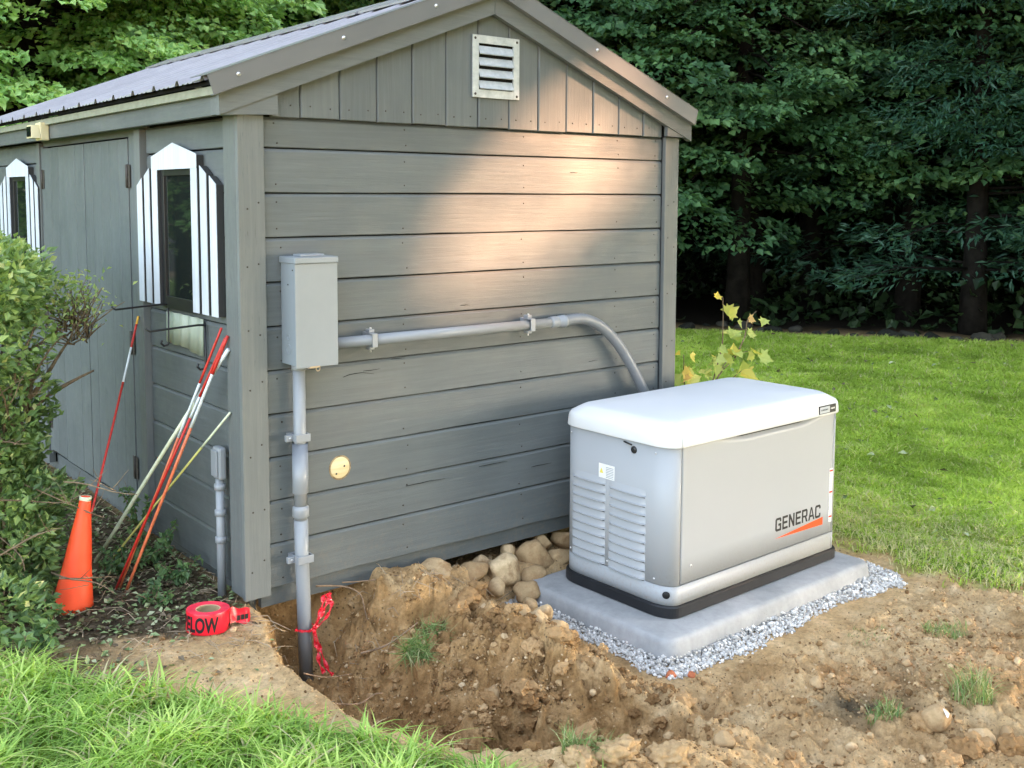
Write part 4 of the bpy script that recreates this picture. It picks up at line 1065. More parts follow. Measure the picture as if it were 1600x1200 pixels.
# ------------------------------------------------------------------ red warning tape roll
tx, ty = -.285, -.10; tz = Gs(tx, ty)+.002
roll_ = empty('tape_roll', (tx, ty, tz), 0, 'roll of red warning tape with black lettering lying on the soil', 'tape roll')
roll_.rotation_euler = (R(-2), R(3), 0)
RT, HT = .0755, .074
mb = MB(); mb.lathe([(RT*.55, .001), (RT*.985, .001), (RT, .004), (RT, HT-.004), (RT*.985, HT)], 64); mb.build('wound_tape', M['red_tape'], roll_)
mb = MB()
pr_ = [(RT*.985, HT)]
for k in range(14): r_ = RT*(.96-.37*k/13); pr_ += [(r_, HT-.0004-.0012*(k % 2)), (r_-.0015, HT-.0008)]
mb.lathe(pr_, 64); mb.build('tape_edge', M['tape_top'], roll_)
mb = MB(); mb.lathe([(.0395, HT-.002), (.0435, HT-.0015)], 48); mb.lathe([(.0435, HT-.0016), (.0435, .001)], 48); rim = mb.build('core_rim', M['card_rim'], roll_)
mb = MB(); mb.lathe([(.0395, HT-.002), (.0395, .001), (.0001, .0012)], 48); mb.build('card_core', M['card'], roll_)
# lettering wrapped round the roll
cu = bpy.data.curves.new('t', 'FONT'); cu.body = 'CAUTION BURIED ELECTRIC LINE BELOW'; cu.size = .070; cu.offset = .0026; cu.space_character = 1.0
ob = bpy.data.objects.new('t', cu); COL.objects.link(ob); bpy.context.view_layer.update()
me = bpy.data.meshes.new_from_object(ob.evaluated_get(bpy.context.evaluated_depsgraph_get())); bpy.data.objects.remove(ob)
bm = bmesh.new(); bm.from_mesh(me)
for _ in range(5):
    es = [e_ for e_ in bm.edges if abs(e_.verts[0].co.x-e_.verts[1].co.x) > .008]
    if not es: break
    bmesh.ops.subdivide_edges(bm, edges=es, cuts=1); bmesh.ops.triangulate(bm, faces=bm.faces[:])
xs_ = [v.co.x for v in bm.verts]; xmax = max(xs_)
camdir = math.atan2(-3.5262-ty, -1.7149-tx)
sc_ = .62; aend = camdir+R(28)
dele = [v for v in bm.verts if (xmax-v.co.x)*sc_/RT > 5.6]
bmesh.ops.delete(bm, geom=dele, context='VERTS')
for v in bm.verts:
    a = aend-(xmax-v.co.x)*sc_/RT
    v.co = Vector(((RT+.0006)*math.cos(a), (RT+.0006)*math.sin(a), .013+v.co.y*1.0))
me2 = bpy.data.meshes.new('lettering'); bm.to_mesh(me2); bm.free(); me2.materials.append(M['ink']); link('lettering', me2, roll_)
# loose tape end
mb = MB(); V = []; k = 16
a0 = camdir+R(85)
st_ = Vector((RT*math.cos(a0), RT*math.sin(a0), 0)); dr_ = Vector((.93, .05, 0))
for i in range(k+1):
    t = i/k; p = st_+dr_*(.085*t)+Vector((0, .008*math.sin(t*7), 0))
    V += [(p.x, p.y, .070-.012*t+.003*math.sin(t*11)), (p.x+.002, p.y-.006*math.sin(t*9), .045-.024*t+.004*math.sin(t*8)), (p.x-.002, p.y-.012, .018-.012*t+.003*math.sin(t*6))]
F = []
for i in range(k):
    for q in (0, 1): F.append((3*i+q, 3*i+3+q, 3*i+4+q, 3*i+1+q))
mb.add(V, F, True); tl = mb.build('loose_tape_end', M['red_tape'], roll_)
mb = MB()
for t0 in (.35, .55, .75):
    p = st_+dr_*(.085*t0); mb.box(p.x-.006, p.x+.006, p.y-.014, p.y-.0128, .024, .042)
mb.build('tape_print', M['ink'], tl)

# ------------------------------------------------------------------ cone and rods
cb = Vector((-.600, .405, .245)); ct = Vector((-.541, .395, .672)); ax = (ct-cb)
e = empty('traffic_cone', cb, 0, 'orange plastic traffic cone without its base, stuck in the litter beside the shrub', 'cone')
mb = MB(); prof = [(0, .076), (.08, .0725), (.2, .064), (.34, .0545), (.48, .047), (.62, .0405), (.8, .0295), (.93, .0225), (1.0, .0205)]
L = ax.length; A = ax.normalized(); a_ = A.orthogonal().normalized(); b_ = A.cross(a_); n_ = 40; V = []
for j, (t, r_) in enumerate(prof):
    for k in range(n_):
        th = 2*PI*k/n_; rr = r_*(1+.015*math.sin(th*3+t*5)); hh = t*L
        if j == 0: hh += .012*max(0, math.sin(th*5+1))+.010*max(0, math.sin(th*11))
        V.append(A*hh+(a_*math.cos(th)+b_*math.sin(th))*rr)
V2 = [v-(v-A*v.dot(A)).normalized()*.003 for v in V]; nn = len(V); F = []
for j in range(len(prof)-1):
    for k in range(n_):
        q = (j*n_+k, j*n_+(k+1) % n_, (j+1)*n_+(k+1) % n_, (j+1)*n_+k); F += [q, tuple(nn+i for i in q[::-1])]
j = len(prof)-1
for k in range(n_): F += [(j*n_+k, j*n_+(k+1) % n_, nn+j*n_+(k+1) % n_, nn+j*n_+k), (k, nn+k, nn+(k+1) % n_, (k+1) % n_)]
mb.add(V+V2, F, True); mb.build('cone_shell', M['cone'], e)
mb = MB(); mb.lathe([(.0212, -.012), (.0225, -.002), (.0215, .003), (.019, .003)], 24, ax*1.0, A); mb.build('worn_rim', M['rod_pale'], e)
def rod(name_lbl, a, b, r_, segs, grp='marker rods leaning against the shed'):
    """segs: (t0, t1, material, part name)"""
    e = empty('marker_rod', a, 0, name_lbl, 'rod', grp); d = Vector(b)-Vector(a)
    bow = Vector((0, 0, -1)).cross(d).normalized()*.004
    for t0, t1, mt, nm in segs:
        mb = MB(); mb.tube([d*t+bow*math.sin(PI*t) for t in np.linspace(t0, t1, 5)], r_, 10); mb.build(nm, M[mt], e)
    return e
rod('red and white marker rod with an orange tip standing in the traffic cone', (-.590, .40, .36), (-.112, 1.0, 1.262), .0048, [(0, .72, 'rod_red', 'red_band'), (.72, .865, 'rod_white', 'white_band'), (.865, .965, 'rod_red', 'red_band'), (.965, 1, 'rod_tip', 'tip')])
zg = lambda x, y: Gs(x, y)-.02
rod('thin rod with red top and white band, leftmost of the bundle at the shed corner', (-.409, .475, zg(-.409, .475)), (-.112, .125, 1.300), .0048, [(0, .60, 'rod_rust', 'orange_band'), (.60, .80, 'rod_white', 'white_band'), (.80, 1, 'rod_red', 'red_band')])
rod('orange-red rod of the leaning bundle whose foot stands nearest the tape roll', (-.400, .425, zg(-.4, .425)), (-.112, .072, 1.275), .0060, [(0, .66, 'rod_rust', 'orange_band'), (.66, .86, 'rod_white', 'white_band'), (.86, 1, 'rod_red', 'red_band')])
rod('darker red rod of the leaning bundle, behind the orange-red one', (-.425, .47, zg(-.42, .47)), (-.112, .092, 1.265), .0052, [(0, .70, 'rod_red', 'red_band'), (.70, .78, 'rod_white', 'white_band'), (.78, 1, 'rod_red', 'red_band')])
rod('thick pale green rod of the leaning bundle with a white top', (-.387, .835, zg(-.387, .835)), (-.112, .068, 1.226), .0078, [(0, .78, 'rod_pale', 'pale_band'), (.78, 1, 'rod_white', 'white_band')])
rod('thin yellow rod crossing low behind the leaning bundle', (-.372, .765, zg(-.372, .765)), (-.112, .064, .990), .0045, [(0, .80, 'rod_yellow', 'yellow_band'), (.80, 1, 'rod_pale', 'pale_band')])
# red ribbon on the upright conduit
e = empty('red_ribbon', (.118, -.058, .15), 0, 'crumpled red plastic ribbon tied round the conduit in the hole', 'ribbon')
def ribbon(path, wd, name='strand'):
    P = smooth_path(path, 6); V = []; F = []
    for i, p in enumerate(P):
        d = (P[min(i+1, len(P)-1)]-P[max(i-1, 0)]).normalized(); sd = d.cross(Vector((.5*math.sin(i*.7), -1, .4*math.cos(i*.5)))).normalized()
        w_ = wd*(.65+.35*math.sin(i*.9)); V += [p-sd*w_, p+Vector((0, -.004*math.sin(i*1.3), 0)), p+sd*w_]
    for i in range(len(P)-1):
        for q in (0, 1): F.append((3*i+q, 3*i+1+q, 3*i+4+q, 3*i+3+q))
    mb = MB(); mb.add(V, F, False); mb.build(name, M['red_tape'], e)
ribbon([(-.028, -.01, -.002), (-.01, -.034, -.004), (.02, -.034, .002), (.032, -.012, .006), (.02, .018, .004), (-.012, .028, .0), (-.03, .006, -.002)], .007, 'knot')
ribbon([(-.055, -.028, .012), (-.03, -.03, .004), (.0, -.036, -.002), (.03, -.03, -.004)], .005)
ribbon([(.02, -.036, 0), (.045, -.035, .035), (.075, -.03, .075), (.095, -.03, .105), (.085, -.028, .118)], .012)
ribbon([(.02, -.036, 0), (.040, -.038, .045), (.058, -.036, .085), (.070, -.03, .118), (.10, -.03, .112)], .010)
ribbon([(.02, -.037, 0), (.06, -.045, .028), (.09, -.04, .06), (.10, -.035, .09)], .008)
ribbon([(.02, -.037, 0), (.018, -.045, -.04), (.026, -.055, -.08), (.022, -.07, -.12), (.035, -.085, -.16)], .009)
ribbon([(.02, -.037, 0), (.030, -.05, -.05), (.040, -.065, -.10), (.05, -.09, -.15), (.065, -.1, -.17)], .008)

# ------------------------------------------------------------------ foliage builders
def unit(a): return a/np.maximum(np.linalg.norm(a, axis=-1, keepdims=True), 1e-9)
def leaf_arrays(P, D, N, size, wd=.42, fold=.12, droop=.12):
    D = unit(D); S_ = unit(np.cross(N, D)); N = np.cross(D, S_); s = size[:, None]
    a = P; b = P+D*s*.45+S_*s*wd+N*s*fold; c = P+D*s-N*s*droop; d = P+D*s*.45-S_*s*wd+N*s*fold
    V = np.stack([a, b, c, d], 1).reshape(-1, 3); k = np.arange(len(P))[:, None]*4
    F = np.concatenate([k+np.array([[0, 1, 2]]), k+np.array([[0, 2, 3]])], 0)
    return V, F
LOBE = np.array([(0, 0), (.28, .10), (.55, .02), (.42, .26), (.62, .48), (.34, .46), (.26, .62), (.14, .72), (0, 1.0), (-.14, .72), (-.26, .62), (-.34, .46), (-.62, .48), (-.42, .26), (-.55, .02), (-.28, .10)])
def lobed(P, D, N, size):
    """maple-like outline, n-gon fans"""
    D = unit(D); S_ = unit(np.cross(N, D)); N = np.cross(D, S_); n = len(LOBE)
    L = LOBE[None]; s = size[:, None, None]
    fold = np.abs(L[..., 0:1])*.35
    V = P[:, None]+(S_[:, None]*L[..., 0:1]+D[:, None]*L[..., 1:2]+N[:, None]*fold)*s
    C = P+D*size[:, None]*.35
    V = np.concatenate([V, C[:, None]], 1).reshape(-1, 3); k = np.arange(len(P))[:, None]*(n+1)
    F = np.concatenate([k+np.array([[i, (i+1) % n, n]]) for i in range(n)], 0)
    return V, F
def tree_trunk(mb, base, h, r0, lean=(0, 0), seed=0, n=10):
    r_ = random.Random(seed); P = []; Rr = []
    for k in range(9):
        t = k/8; P.append((base[0]+lean[0]*t+r_.uniform(-.06, .06)*t, base[1]+lean[1]*t+r_.uniform(-.06, .06)*t, base[2]+h*t-.15)); Rr.append(r0*(1.25 if k == 0 else 1)*(1-.75*t))
    mb.tube(P, Rr, n)
def spray_tree(seed, h, spread, zlo, zhi, nspray, nleaf, lsize, dense_top=2600, upbias=.0, r0=.16):
    """edge-of-wood tree: layered flat sprays of leaves on thin limbs, coarse crown above"""
    rg = np.random.default_rng(seed); wood = MB(); tree_trunk(wood, (0, 0, 0), h*.9, r0, (rg.uniform(-.5, .5), rg.uniform(-.5, .5)), seed)
    Ps = []; Ds = []; Ns = []; Ss = []; Rs = []
    for i in range(nspray):
        z = zlo+(zhi-zlo)*rg.random()**.9; az = rg.uniform(0, 2*PI)
        reach = spread*(.45+.55*rg.random())*(1-.35*max(0, (z-3)/(zhi)))
        d = np.array([math.cos(az), math.sin(az), 0]); z0_ = z+.25*rg.random()
        tip = d*reach; r1 = reach*rg.uniform(.25, .6)
        if i % 3 == 0: wood.tube([(0, 0, z0_+.4), tuple(d*reach*.5+np.array([0, 0, z0_+.25])), tuple(tip+np.array([0, 0, z0_-.1]))], [.03, .018, .006], 5)
        L = rg.uniform(.8, 1.7); start = tip-d*L*.4; az2 = az+rg.uniform(-.7, .7); dd = np.array([math.cos(az2), math.sin(az2), 0]); ss_ = np.array([-dd[1], dd[0], 0])
        t = rg.random(nleaf)**.8; wdt = .42*L*np.sin(PI*np.clip(t*.92+.06, 0, 1))**.7; u = rg.uniform(-1, 1, nleaf)
        tilt = rg.uniform(-.22, .22); sag = rg.uniform(.10, .30)
        p = start+dd*(t*L)[:, None]+ss_*(u*wdt)[:, None]
        p[:, 2] = z0_-sag*t*t*L-.18*np.abs(u)*wdt+tilt*u*wdt+rg.normal(0, .035, nleaf)
        Ps.append(p); D = dd+ss_*(u*.9)[:, None]+rg.normal(0, .35, (nleaf, 3)); D[:, 2] -= .35; Ds.append(D)
        Nn = np.array([0, 0, 1.])+rg.normal(0, .38, (nleaf, 3)); Ns.append(Nn); Ss.append(lsize*rg.uniform(.6, 1.25, nleaf)); Rs.append(np.clip(rg.normal(.42+.3*rg.normal()*.7, .2, nleaf), 0, 1))
    if dense_top:
        q = rg.normal(0, 1, (dense_top, 3)); q = unit(q)*(rg.random((dense_top, 1))**.4)*np.array([spread*1.25, spread*1.25, (h-zhi)*.62+.8]); q[:, 2] += (h+zhi)/2
        Ps.append(q); Ds.append(rg.normal(0, 1, (dense_top, 3))); Ns.append(rg.normal(0, .5, (dense_top, 3))+np.array([0, 0, 1])); Ss.append(rg.uniform(.28, .5, dense_top)); Rs.append(rg.random(dense_top))
    V, F = leaf_arrays(np.concatenate(Ps), np.concatenate(Ds), np.concatenate(Ns), np.concatenate(Ss))
    return V, F, np.repeat(np.concatenate(Rs), 4), wood
def make_tree(name, data, mat_, loc, rz, label, cat='tree', group=None, sc=1.0):
    V, F, rn, wood = data
    e = empty(name, loc, rz, label, cat, group); e.scale = (sc, sc, sc)
    np_mesh('crown', V, F, mat_, rn, parent=e); wood.build('trunk', M['bark'], e); return e
def copy_tree(src, loc, rz, label, sc=1.0, group=None, mat_=None):
    c = src.copy(); COL.objects.link(c); c.location = loc; c.rotation_euler = (0, 0, rz); c.scale = (sc, sc, sc); c['label'] = label
    if group: c['group'] = group
    for ch in [o for o in bpy.data.objects if o.parent == src]:
        d = ch.copy(); COL.objects.link(d); d.parent = c
        if mat_ and ch.name.startswith('crown'):
            d.material_slots[0].link = 'OBJECT'; d.material_slots[0].material = mat_
    return c
GRPE = 'leafy trees along the edge of the wood'
tA = spray_tree(101, 12, 2.5, 1.1, 6.5, 190, 120, .115)
tB = spray_tree(102, 13, 2.2, 1.9, 6.5, 170, 120, .105)
tC = spray_tree(103, 11, 2.8, 1.7, 6.5, 210, 110, .125)
tL = spray_tree(104, 12, 2.6, 1.3, 6.2, 400, 190, .095, dense_top=150, r0=.2)
eA = make_tree('broadleaf_tree', tA, M['leaf_edge'], (9.0, 7.4, 0), .4, 'leafy tree whose low sprays hang just right of the shed roof edge', group=GRPE)
eB = make_tree('broadleaf_tree', tB, M['leaf_edge'], (10.3, 6.0, 0), 1.3, 'leafy tree with layered branches over the middle of the lawn edge', group=GRPE)
eC = make_tree('broadleaf_tree', tC, M['leaf_edge'], (7.2, 9.3, 0), 2.2, 'leafy tree showing above the right slope of the shed roof near the gable peak', group=GRPE)
copy_tree(eC, (11.9, 6.9, 0), 4.0, 'tree with wide dark sprays set back between the middle and right edge trees', 1.05)
copy_tree(eA, (8.2, 9.2, 0), 5.0, 'taller leafy tree standing behind the one at the shed roof edge', 1.15)
copy_tree(eB, (12.4, 4.6, 0), 2.9, 'dim leafy tree on the right half of the lawn edge', 1.05)
GRPQ = 'dark needle trees at the right of the lawn edge'
# dark pine-like trees on the right: drooping bluish plumes
def pine(seed, h=11, nb=150, nleaf=170):
    rg = np.random.default_rng(seed); wood = MB(); tree_trunk(wood, (0, 0, 0), h, .15, seed=seed)
    Ps = []; Ds = []; Ns = []; Ss = []; Rs = []
    for i in range(nb):
        z = .7+(h-3)*rg.random(); az = rg.uniform(0, 2*PI); L = (2.6-1.9*(z/h))*rg.uniform(.6, 1.1); d = np.array([math.cos(az), math.sin(az), 0]); s_ = np.array([-d[1], d[0], 0])
        wood.tube([(0, 0, z), tuple(d*L*.6+np.array([0, 0, z+.05])), tuple(d*L+np.array([0, 0, z-.1]))], [.022, .012, .004], 4)
        k = nleaf; t = .25+.75*rg.random(k)**.7; c_ = rg.integers(0, 7, k)
        off = (c_-3)/3*.45*L*np.sin(PI*np.clip(t, .1, .98))+rg.normal(0, .05, k)
        p = d*(t*L)[:, None]+s_*off[:, None]; p[:, 2] = z+.08*t-.20*t*t*L*.6+rg.normal(0, .05, k)
        Ps.append(p); D = d+s_*(off*1.2)[:, None]+rg.normal(0, .5, (k, 3)); Ds.append(D); Ns.append(np.array([0, 0, 1.])+rg.normal(0, .6, (k, 3))); Ss.append(rg.uniform(.09, .17, k)); Rs.append(np.clip(rg.normal(.5, .25, k), 0, 1))
    V, F = leaf_arrays(np.concatenate(Ps), np.concatenate(Ds), np.concatenate(Ns), np.concatenate(Ss), .13, .02, .15)
    return V, F, np.repeat(np.concatenate(Rs), 4), wood
pA = make_tree('pine_tree', pine(201), M['leaf_pine'], (11.6, 3.2, 0), 0, 'dark bluish pine with low plumes at the right end of the lawn edge', group=GRPQ)
copy_tree(pA, (12.9, 2.0, 0), 2.4, 'dark pine at the very right edge of the photo', 1.1)
copy_tree(pA, (13.4, 5.4, 0), 4.1, 'dark pine half hidden behind the two right-hand pines', 1.25)
copy_tree(eA, (13.6, 3.3, 0), 1.1, 'leafy tree behind the right-hand pines', 1.1)
copy_tree(pA, (13.9, -1.2, 0), 1.4, 'pine of the lawn edge just outside the right side of the photo', 1.2)
copy_tree(eC, (13.4, -4.4, 0), 2.2, 'leafy lawn edge tree outside the right side of the photo', 1.2)
# left, brighter trees behind the shed
GRPL = 'brighter trees behind the shed roof'
eL = make_tree('broadleaf_tree', tL, M['leaf_light'], (1.5, 9.0, 0), .3, 'bright green maple with a thick dark trunk behind the left end of the shed roof', group=GRPL)
copy_tree(eL, (3.3, 10.4, 0), 2.6, 'light green maple rising behind the middle of the shed roof slope', 1.0)
copy_tree(eA, (4.9, 10.8, 0), 3.1, 'green tree behind the top of the shed roof', 1.1, GRPL, M['leaf_light'])
copy_tree(eC, (.2, 12.0, 0), 1.5, 'green tree behind the bright maple, at the top left corner', 1.2, GRPL, M['leaf_light'])
copy_tree(eL, (2.6, 13.2, 0), 4.4, 'deeper green maple in the second row behind the shed roof', 1.15, mat_=M['leaf_edge'])
copy_tree(eB, (6.2, 12.6, 0), 4.7, 'dark tree in the second row behind the shed gable', 1.2, GRPL)
# deep wood: tall bare trunks with high crowns
rgt = np.random.default_rng(55)
def deep_tree(seed):
    rg = np.random.default_rng(seed); wood = MB(); r0 = rg.uniform(.09, .2); tree_trunk(wood, (0, 0, 0), 13, r0, (rg.uniform(-.6, .6), rg.uniform(-.6, .6)), seed, 8)
    k = 1700; q = unit(rg.normal(0, 1, (k, 3)))*(rg.random((k, 1))**.4)*np.array([3.0, 3.0, 4.5]); q[:, 2] += 9.5
    V, F = leaf_arrays(q, rg.normal(0, 1, (k, 3)), rg.normal(0, .6, (k, 3))+np.array([0, 0, 1]), rg.uniform(.35, .6, k))
    return V, F, np.repeat(rg.random(k), 4), wood
GRPD = 'bare trunks deep in the wood'; lblD = 'bare dark trunk standing deep in the shaded wood beyond the lawn'
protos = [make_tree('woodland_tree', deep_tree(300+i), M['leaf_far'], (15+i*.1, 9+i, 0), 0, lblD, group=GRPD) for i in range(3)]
protos[0].location = (11.6, 9.4, 0); protos[1].location = (14.2, 7.6, 0); protos[2].location = (9.6, 11.2, 0)
placed = [(11.6, 9.4), (14.2, 7.6), (9.6, 11.2)]; tries = 0
while len(placed) < 46 and tries < 4000:
    tries += 1
    az = R(rgt.uniform(8, 72)); dd = rgt.uniform(14.5, 31); x = -1.7+math.sin(az)*dd; y = -3.5+math.cos(az)*dd
    if float(forest_d(np.array([x]), np.array([y]))[0]) < 1.2 or any(math.hypot(x-a, y-b) < 1.35 for a, b in placed): continue
    placed.append((x, y)); copy_tree(protos[len(placed) % 3], (x, y, 0), rgt.uniform(0, 6.28), lblD, rgt.uniform(.85, 1.2))
# far wood closing the view
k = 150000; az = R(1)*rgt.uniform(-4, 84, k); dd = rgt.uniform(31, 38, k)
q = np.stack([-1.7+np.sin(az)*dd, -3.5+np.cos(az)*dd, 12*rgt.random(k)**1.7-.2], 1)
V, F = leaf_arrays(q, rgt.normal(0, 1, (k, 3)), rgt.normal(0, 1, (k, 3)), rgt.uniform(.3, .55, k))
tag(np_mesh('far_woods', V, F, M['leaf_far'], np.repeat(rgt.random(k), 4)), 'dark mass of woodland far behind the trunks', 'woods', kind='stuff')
# low undergrowth in the wood
k = 26000; az = R(1)*rgt.uniform(5, 75, k); dd = rgt.uniform(14, 30, k); q = np.stack([-1.7+np.sin(az)*dd, -3.5+np.cos(az)*dd, 0*az], 1)
fd = forest_d(q[:, 0], q[:, 1]); cl = fbm(q[:, 0]*.7, q[:, 1]*.7, 3, 44); ok = (fd > .6) & (cl > -.05); q = q[ok]; cl = cl[ok]; q[:, 2] = rgt.random(len(q))**1.5*(.3+1.6*np.clip(cl, 0, .6))
V, F = leaf_arrays(q, rgt.normal(0, 1, (len(q), 3)), rgt.normal(0, .5, (len(q), 3))+np.array([0, 0, 1]), rgt.uniform(.08, .2, len(q)))
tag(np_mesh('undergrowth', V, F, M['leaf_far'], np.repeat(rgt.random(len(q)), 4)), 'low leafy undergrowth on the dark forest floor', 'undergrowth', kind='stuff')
# stones lining the far side of the lawn
GRPB = 'stones lining the far edge of the lawn'
p0 = np.array([8.4, 6.4]); p1 = np.array([11.6, .9]); nb = 26
for i in range(nb):
    t = (i+rgt.uniform(-.3, .3))/nb; p = p0+(p1-p0)*t+np.array([.857, .514])*rgt.uniform(.25, .85); w_ = rgt.uniform(.10, .34)
    stone(float(p[0]), float(p[1]), w_, 'dark mossy stone in the rough row along the far edge of the lawn', 'stone', GRPB, 'dark_stone', h=rgt.uniform(.4, .65), sink=.35, seed=400+i, z=0)

# unseen trees added to shade the yard and show in the window glass
def added_shade_tree(seed, k, rad, hz, gap=None, loc=(0, 0, 0), lsz=(.16, .28)):
    rg = np.random.default_rng(seed); wood = MB(); tree_trunk(wood, (0, 0, 0), hz, .22, seed=seed)
    q = unit(rg.normal(0, 1, (k, 3)))*(rg.random((k, 1))**.45)*np.array(rad); q[:, 2] += hz
    if gap is not None:
        Wp = q+np.array(loc); sd = np.array(sund); t = Wp[:, 1]/sd[1]; hit = Wp-sd*t[:, None]
        hx, hz_ = hit[:, 0], hit[:, 2]; keep = np.ones(k, bool)
        for cx_, cz_, ra, rb_, th in gap:
            dx = hx-cx_; dz = hz_-cz_; c_, s_ = math.cos(th), math.sin(th); e_ = ((dx*c_+dz*s_)/ra)**2+((-dx*s_+dz*c_)/rb_)**2
            keep &= ~(e_ < 1.0+.35*fbm(hx*4, hz_*4, 3, 6)) | (rg.random(k) < .05)
        q = q[keep]
    n_ = len(q); V, F = leaf_arrays(q, rg.normal(0, 1, (n_, 3)), rg.normal(0, .8, (n_, 3))+np.array([0, 0, .6]), rg.uniform(*lsz, n_))
    return V, F, np.repeat(rg.random(n_), 4), wood
GAP = [(1.42, 1.82, .80, .40, R(33)), (1.85, 2.0, .28, .22, R(30)), (.90, 1.52, .34, .20, R(30))]  # crown openings cut along the sun ray to shape the wall's sun patch
sd = np.array(sund)
def along(d, px=1.3, pz=1.5, side=0.0):
    p = np.array([px, 0, pz])+sd*d; sv = unit(np.array([-sd[1], sd[0], 0])); p = p+sv*side; return p
GRPS = 'shade trees standing behind the photographer'
c0 = along(11.0)
for i, (dst, side, rad, k) in enumerate([(10, 2.2, (3.9, 3.9, 5.2), 24000), (11.0, -2.4, (3.9, 3.9, 5.2), 24000), (12.5, 7.0, (4.0, 4.0, 5.4), 16000), (12.0, -7.2, (4.0, 4.0, 5.4), 16000)]):
    p = along(dst, side=side); loc = (float(p[0]), float(p[1]), 0); hz = float(p[2])
    lab = ['shade tree with a gap in its crown, nearest behind the photographer on the right', 'shade tree further round to the right behind the photographer', 'shade tree left of the gapped one behind the photographer', 'shade tree behind the gapped one, out of the photo'][i]
    make_tree('shade_tree', added_shade_tree(500+i, k, rad, max(hz, 3.6)+1.2, GAP, loc), M['leaf_edge'], loc, 0, lab, group=GRPS)
sA = make_tree('shade_tree', added_shade_tree(520, 9000, (3.0, 3.0, 3.4), 3.9, lsz=(.25, .45)), M['leaf_edge'], (-19, 17, 0), 0, 'shade tree left of the photo, mirrored in the shed window', group=GRPS)  # unseen tree added to darken the reflection in the panes
for i, (x, y, lab) in enumerate([(-17.5, 22, 'shade tree far left of the photo beyond the first one')]):
    copy_tree(sA, (x, y, 0), i*1.3, lab, 1.1)
for i, (x, y, lab) in enumerate([(-4.2, 10.5, 'bright maple just outside the left side of the photo'), (-6.3, 13.5, 'bright maple further outside the left side of the photo'), (-2.3, 13.0, 'bright maple behind the left end of the photo'), (-8.5, 10.5, 'bright maple outermost on the left, mirrored in the shed window'), (.3, 11.2, 'bright maple in the second row at the top left corner of the photo')]):
    copy_tree(eL, (x, y, 0), i*1.3+.5, lab, 1.0, GRPL)
for i, (x, y, lab) in enumerate([(17.5, -1.5, 'low shade tree beyond the right side of the photo, nearest the pines'), (16.5, -6, 'low shade tree beyond the right side of the photo, nearest the photographer'), (20, 3, 'low shade tree beyond the right side of the photo, deepest in the wood'), (24, 6.5, 'low shade tree far inside the wood on the right')]):  # unseen blockers added to keep low sun off the forest floor
    copy_tree(sA, (x, y, -.9), i*1.3+.5, lab, 1.15)
for i, azd in enumerate([172, 190]):  # unseen pair added to dim the open horizon behind the camera
    copy_tree(sA, (1+math.sin(R(azd))*15, math.cos(R(azd))*15, .4), i*1.7, ['right', 'left'][i]+'-hand one of two shade trees standing straight behind the photographer', 1.25)

# ------------------------------------------------------------------ grass
CP = np.array([-1.7149, -3.5262, 1.7898]); CF = np.array(fw); CR = np.array(r2); CU = np.array(u2)
def seen(x, y, mx=1.15):
    d = np.stack([x, y, np.zeros_like(x)+.1], 1)-CP; z = d @ CF; px = 772.56+1631.25*(d @ CR)/np.maximum(z, .01); py = 448.34-1631.25*(d @ CU)/np.maximum(z, .01)
    return (z > .3) & (px > 800-800*mx-100) & (px < 800+800*mx+100) & (py < 1200+500)
def blades(x, y, z, h, w, bend, nseg, rg, lean=None):
    n = len(x); az = rg.uniform(0, 2*PI, n); D = np.stack([np.cos(az), np.sin(az), 0*az], 1); Sd = np.stack([-np.sin(az), np.cos(az), 0*az], 1)
    B = np.stack([x, y, z-.004], 1); V = []
    for k in range(nseg+1):
        t = k/nseg; wd = w*(1-t**1.6)*(.75+.25*min(1, t*4)) if k < nseg else 0*w
        c = B+D*(bend*h*t*t)[:, None]; c[:, 2] += h*(t-.38*bend*t*t*t)
        if k < nseg: V += [c-Sd*wd[:, None]/2, c+Sd*wd[:, None]/2]
        else: V.append(c)
    V = np.stack(V, 1); m_ = V.shape[1]; V = V.reshape(-1, 3); b = np.arange(n)[:, None]*m_; F = []
    for k in range(nseg-1): F += [b+np.array([[2*k, 2*k+1, 2*k+3]]), b+np.array([[2*k, 2*k+3, 2*k+2]])]
    F.append(b+np.array([[2*nseg-2, 2*nseg-1, 2*nseg]])); return V, np.concatenate(F), m_
rg = np.random.default_rng(900)
# long foreground grass
N = 80000; x = rg.uniform(-1.6, .65, N); y = rg.uniform(-2.9, .9, N)
inn = in_poly(x+.07*fbm(x*7, y*7, 3, 3), y+.09*fbm(x*7+4, y*7, 3, 4), GP) & seen(x, y, 1.1)
cl = fbm(x*6, y*6, 3, 66); inn &= rg.random(N) < np.clip(.85+1.1*cl, .35, 1)
x, y, cl = x[inn], y[inn], cl[inn]
h = rg.uniform(.05, .115, len(x))*(1+.8*np.clip(cl, -.4, .6)); wd = rg.uniform(.005, .0125, len(x))
V, F, m_ = blades(x, y, G(x, y), h, wd, rg.uniform(.5, 1.7, len(x)), 5, rg)
rn = np.clip(.46+.55*cl+.2*rg.normal(0, 1, len(x)), 0, .84); dd_ = rg.random(len(x)) < .10; rn[dd_] = rg.uniform(.9, 1, dd_.sum())
tag(np_mesh('long_grass', V, F, M['grass_long'], np.repeat(rn, m_)), 'long bright green grass along the bottom left of the photo', 'grass', kind='stuff')
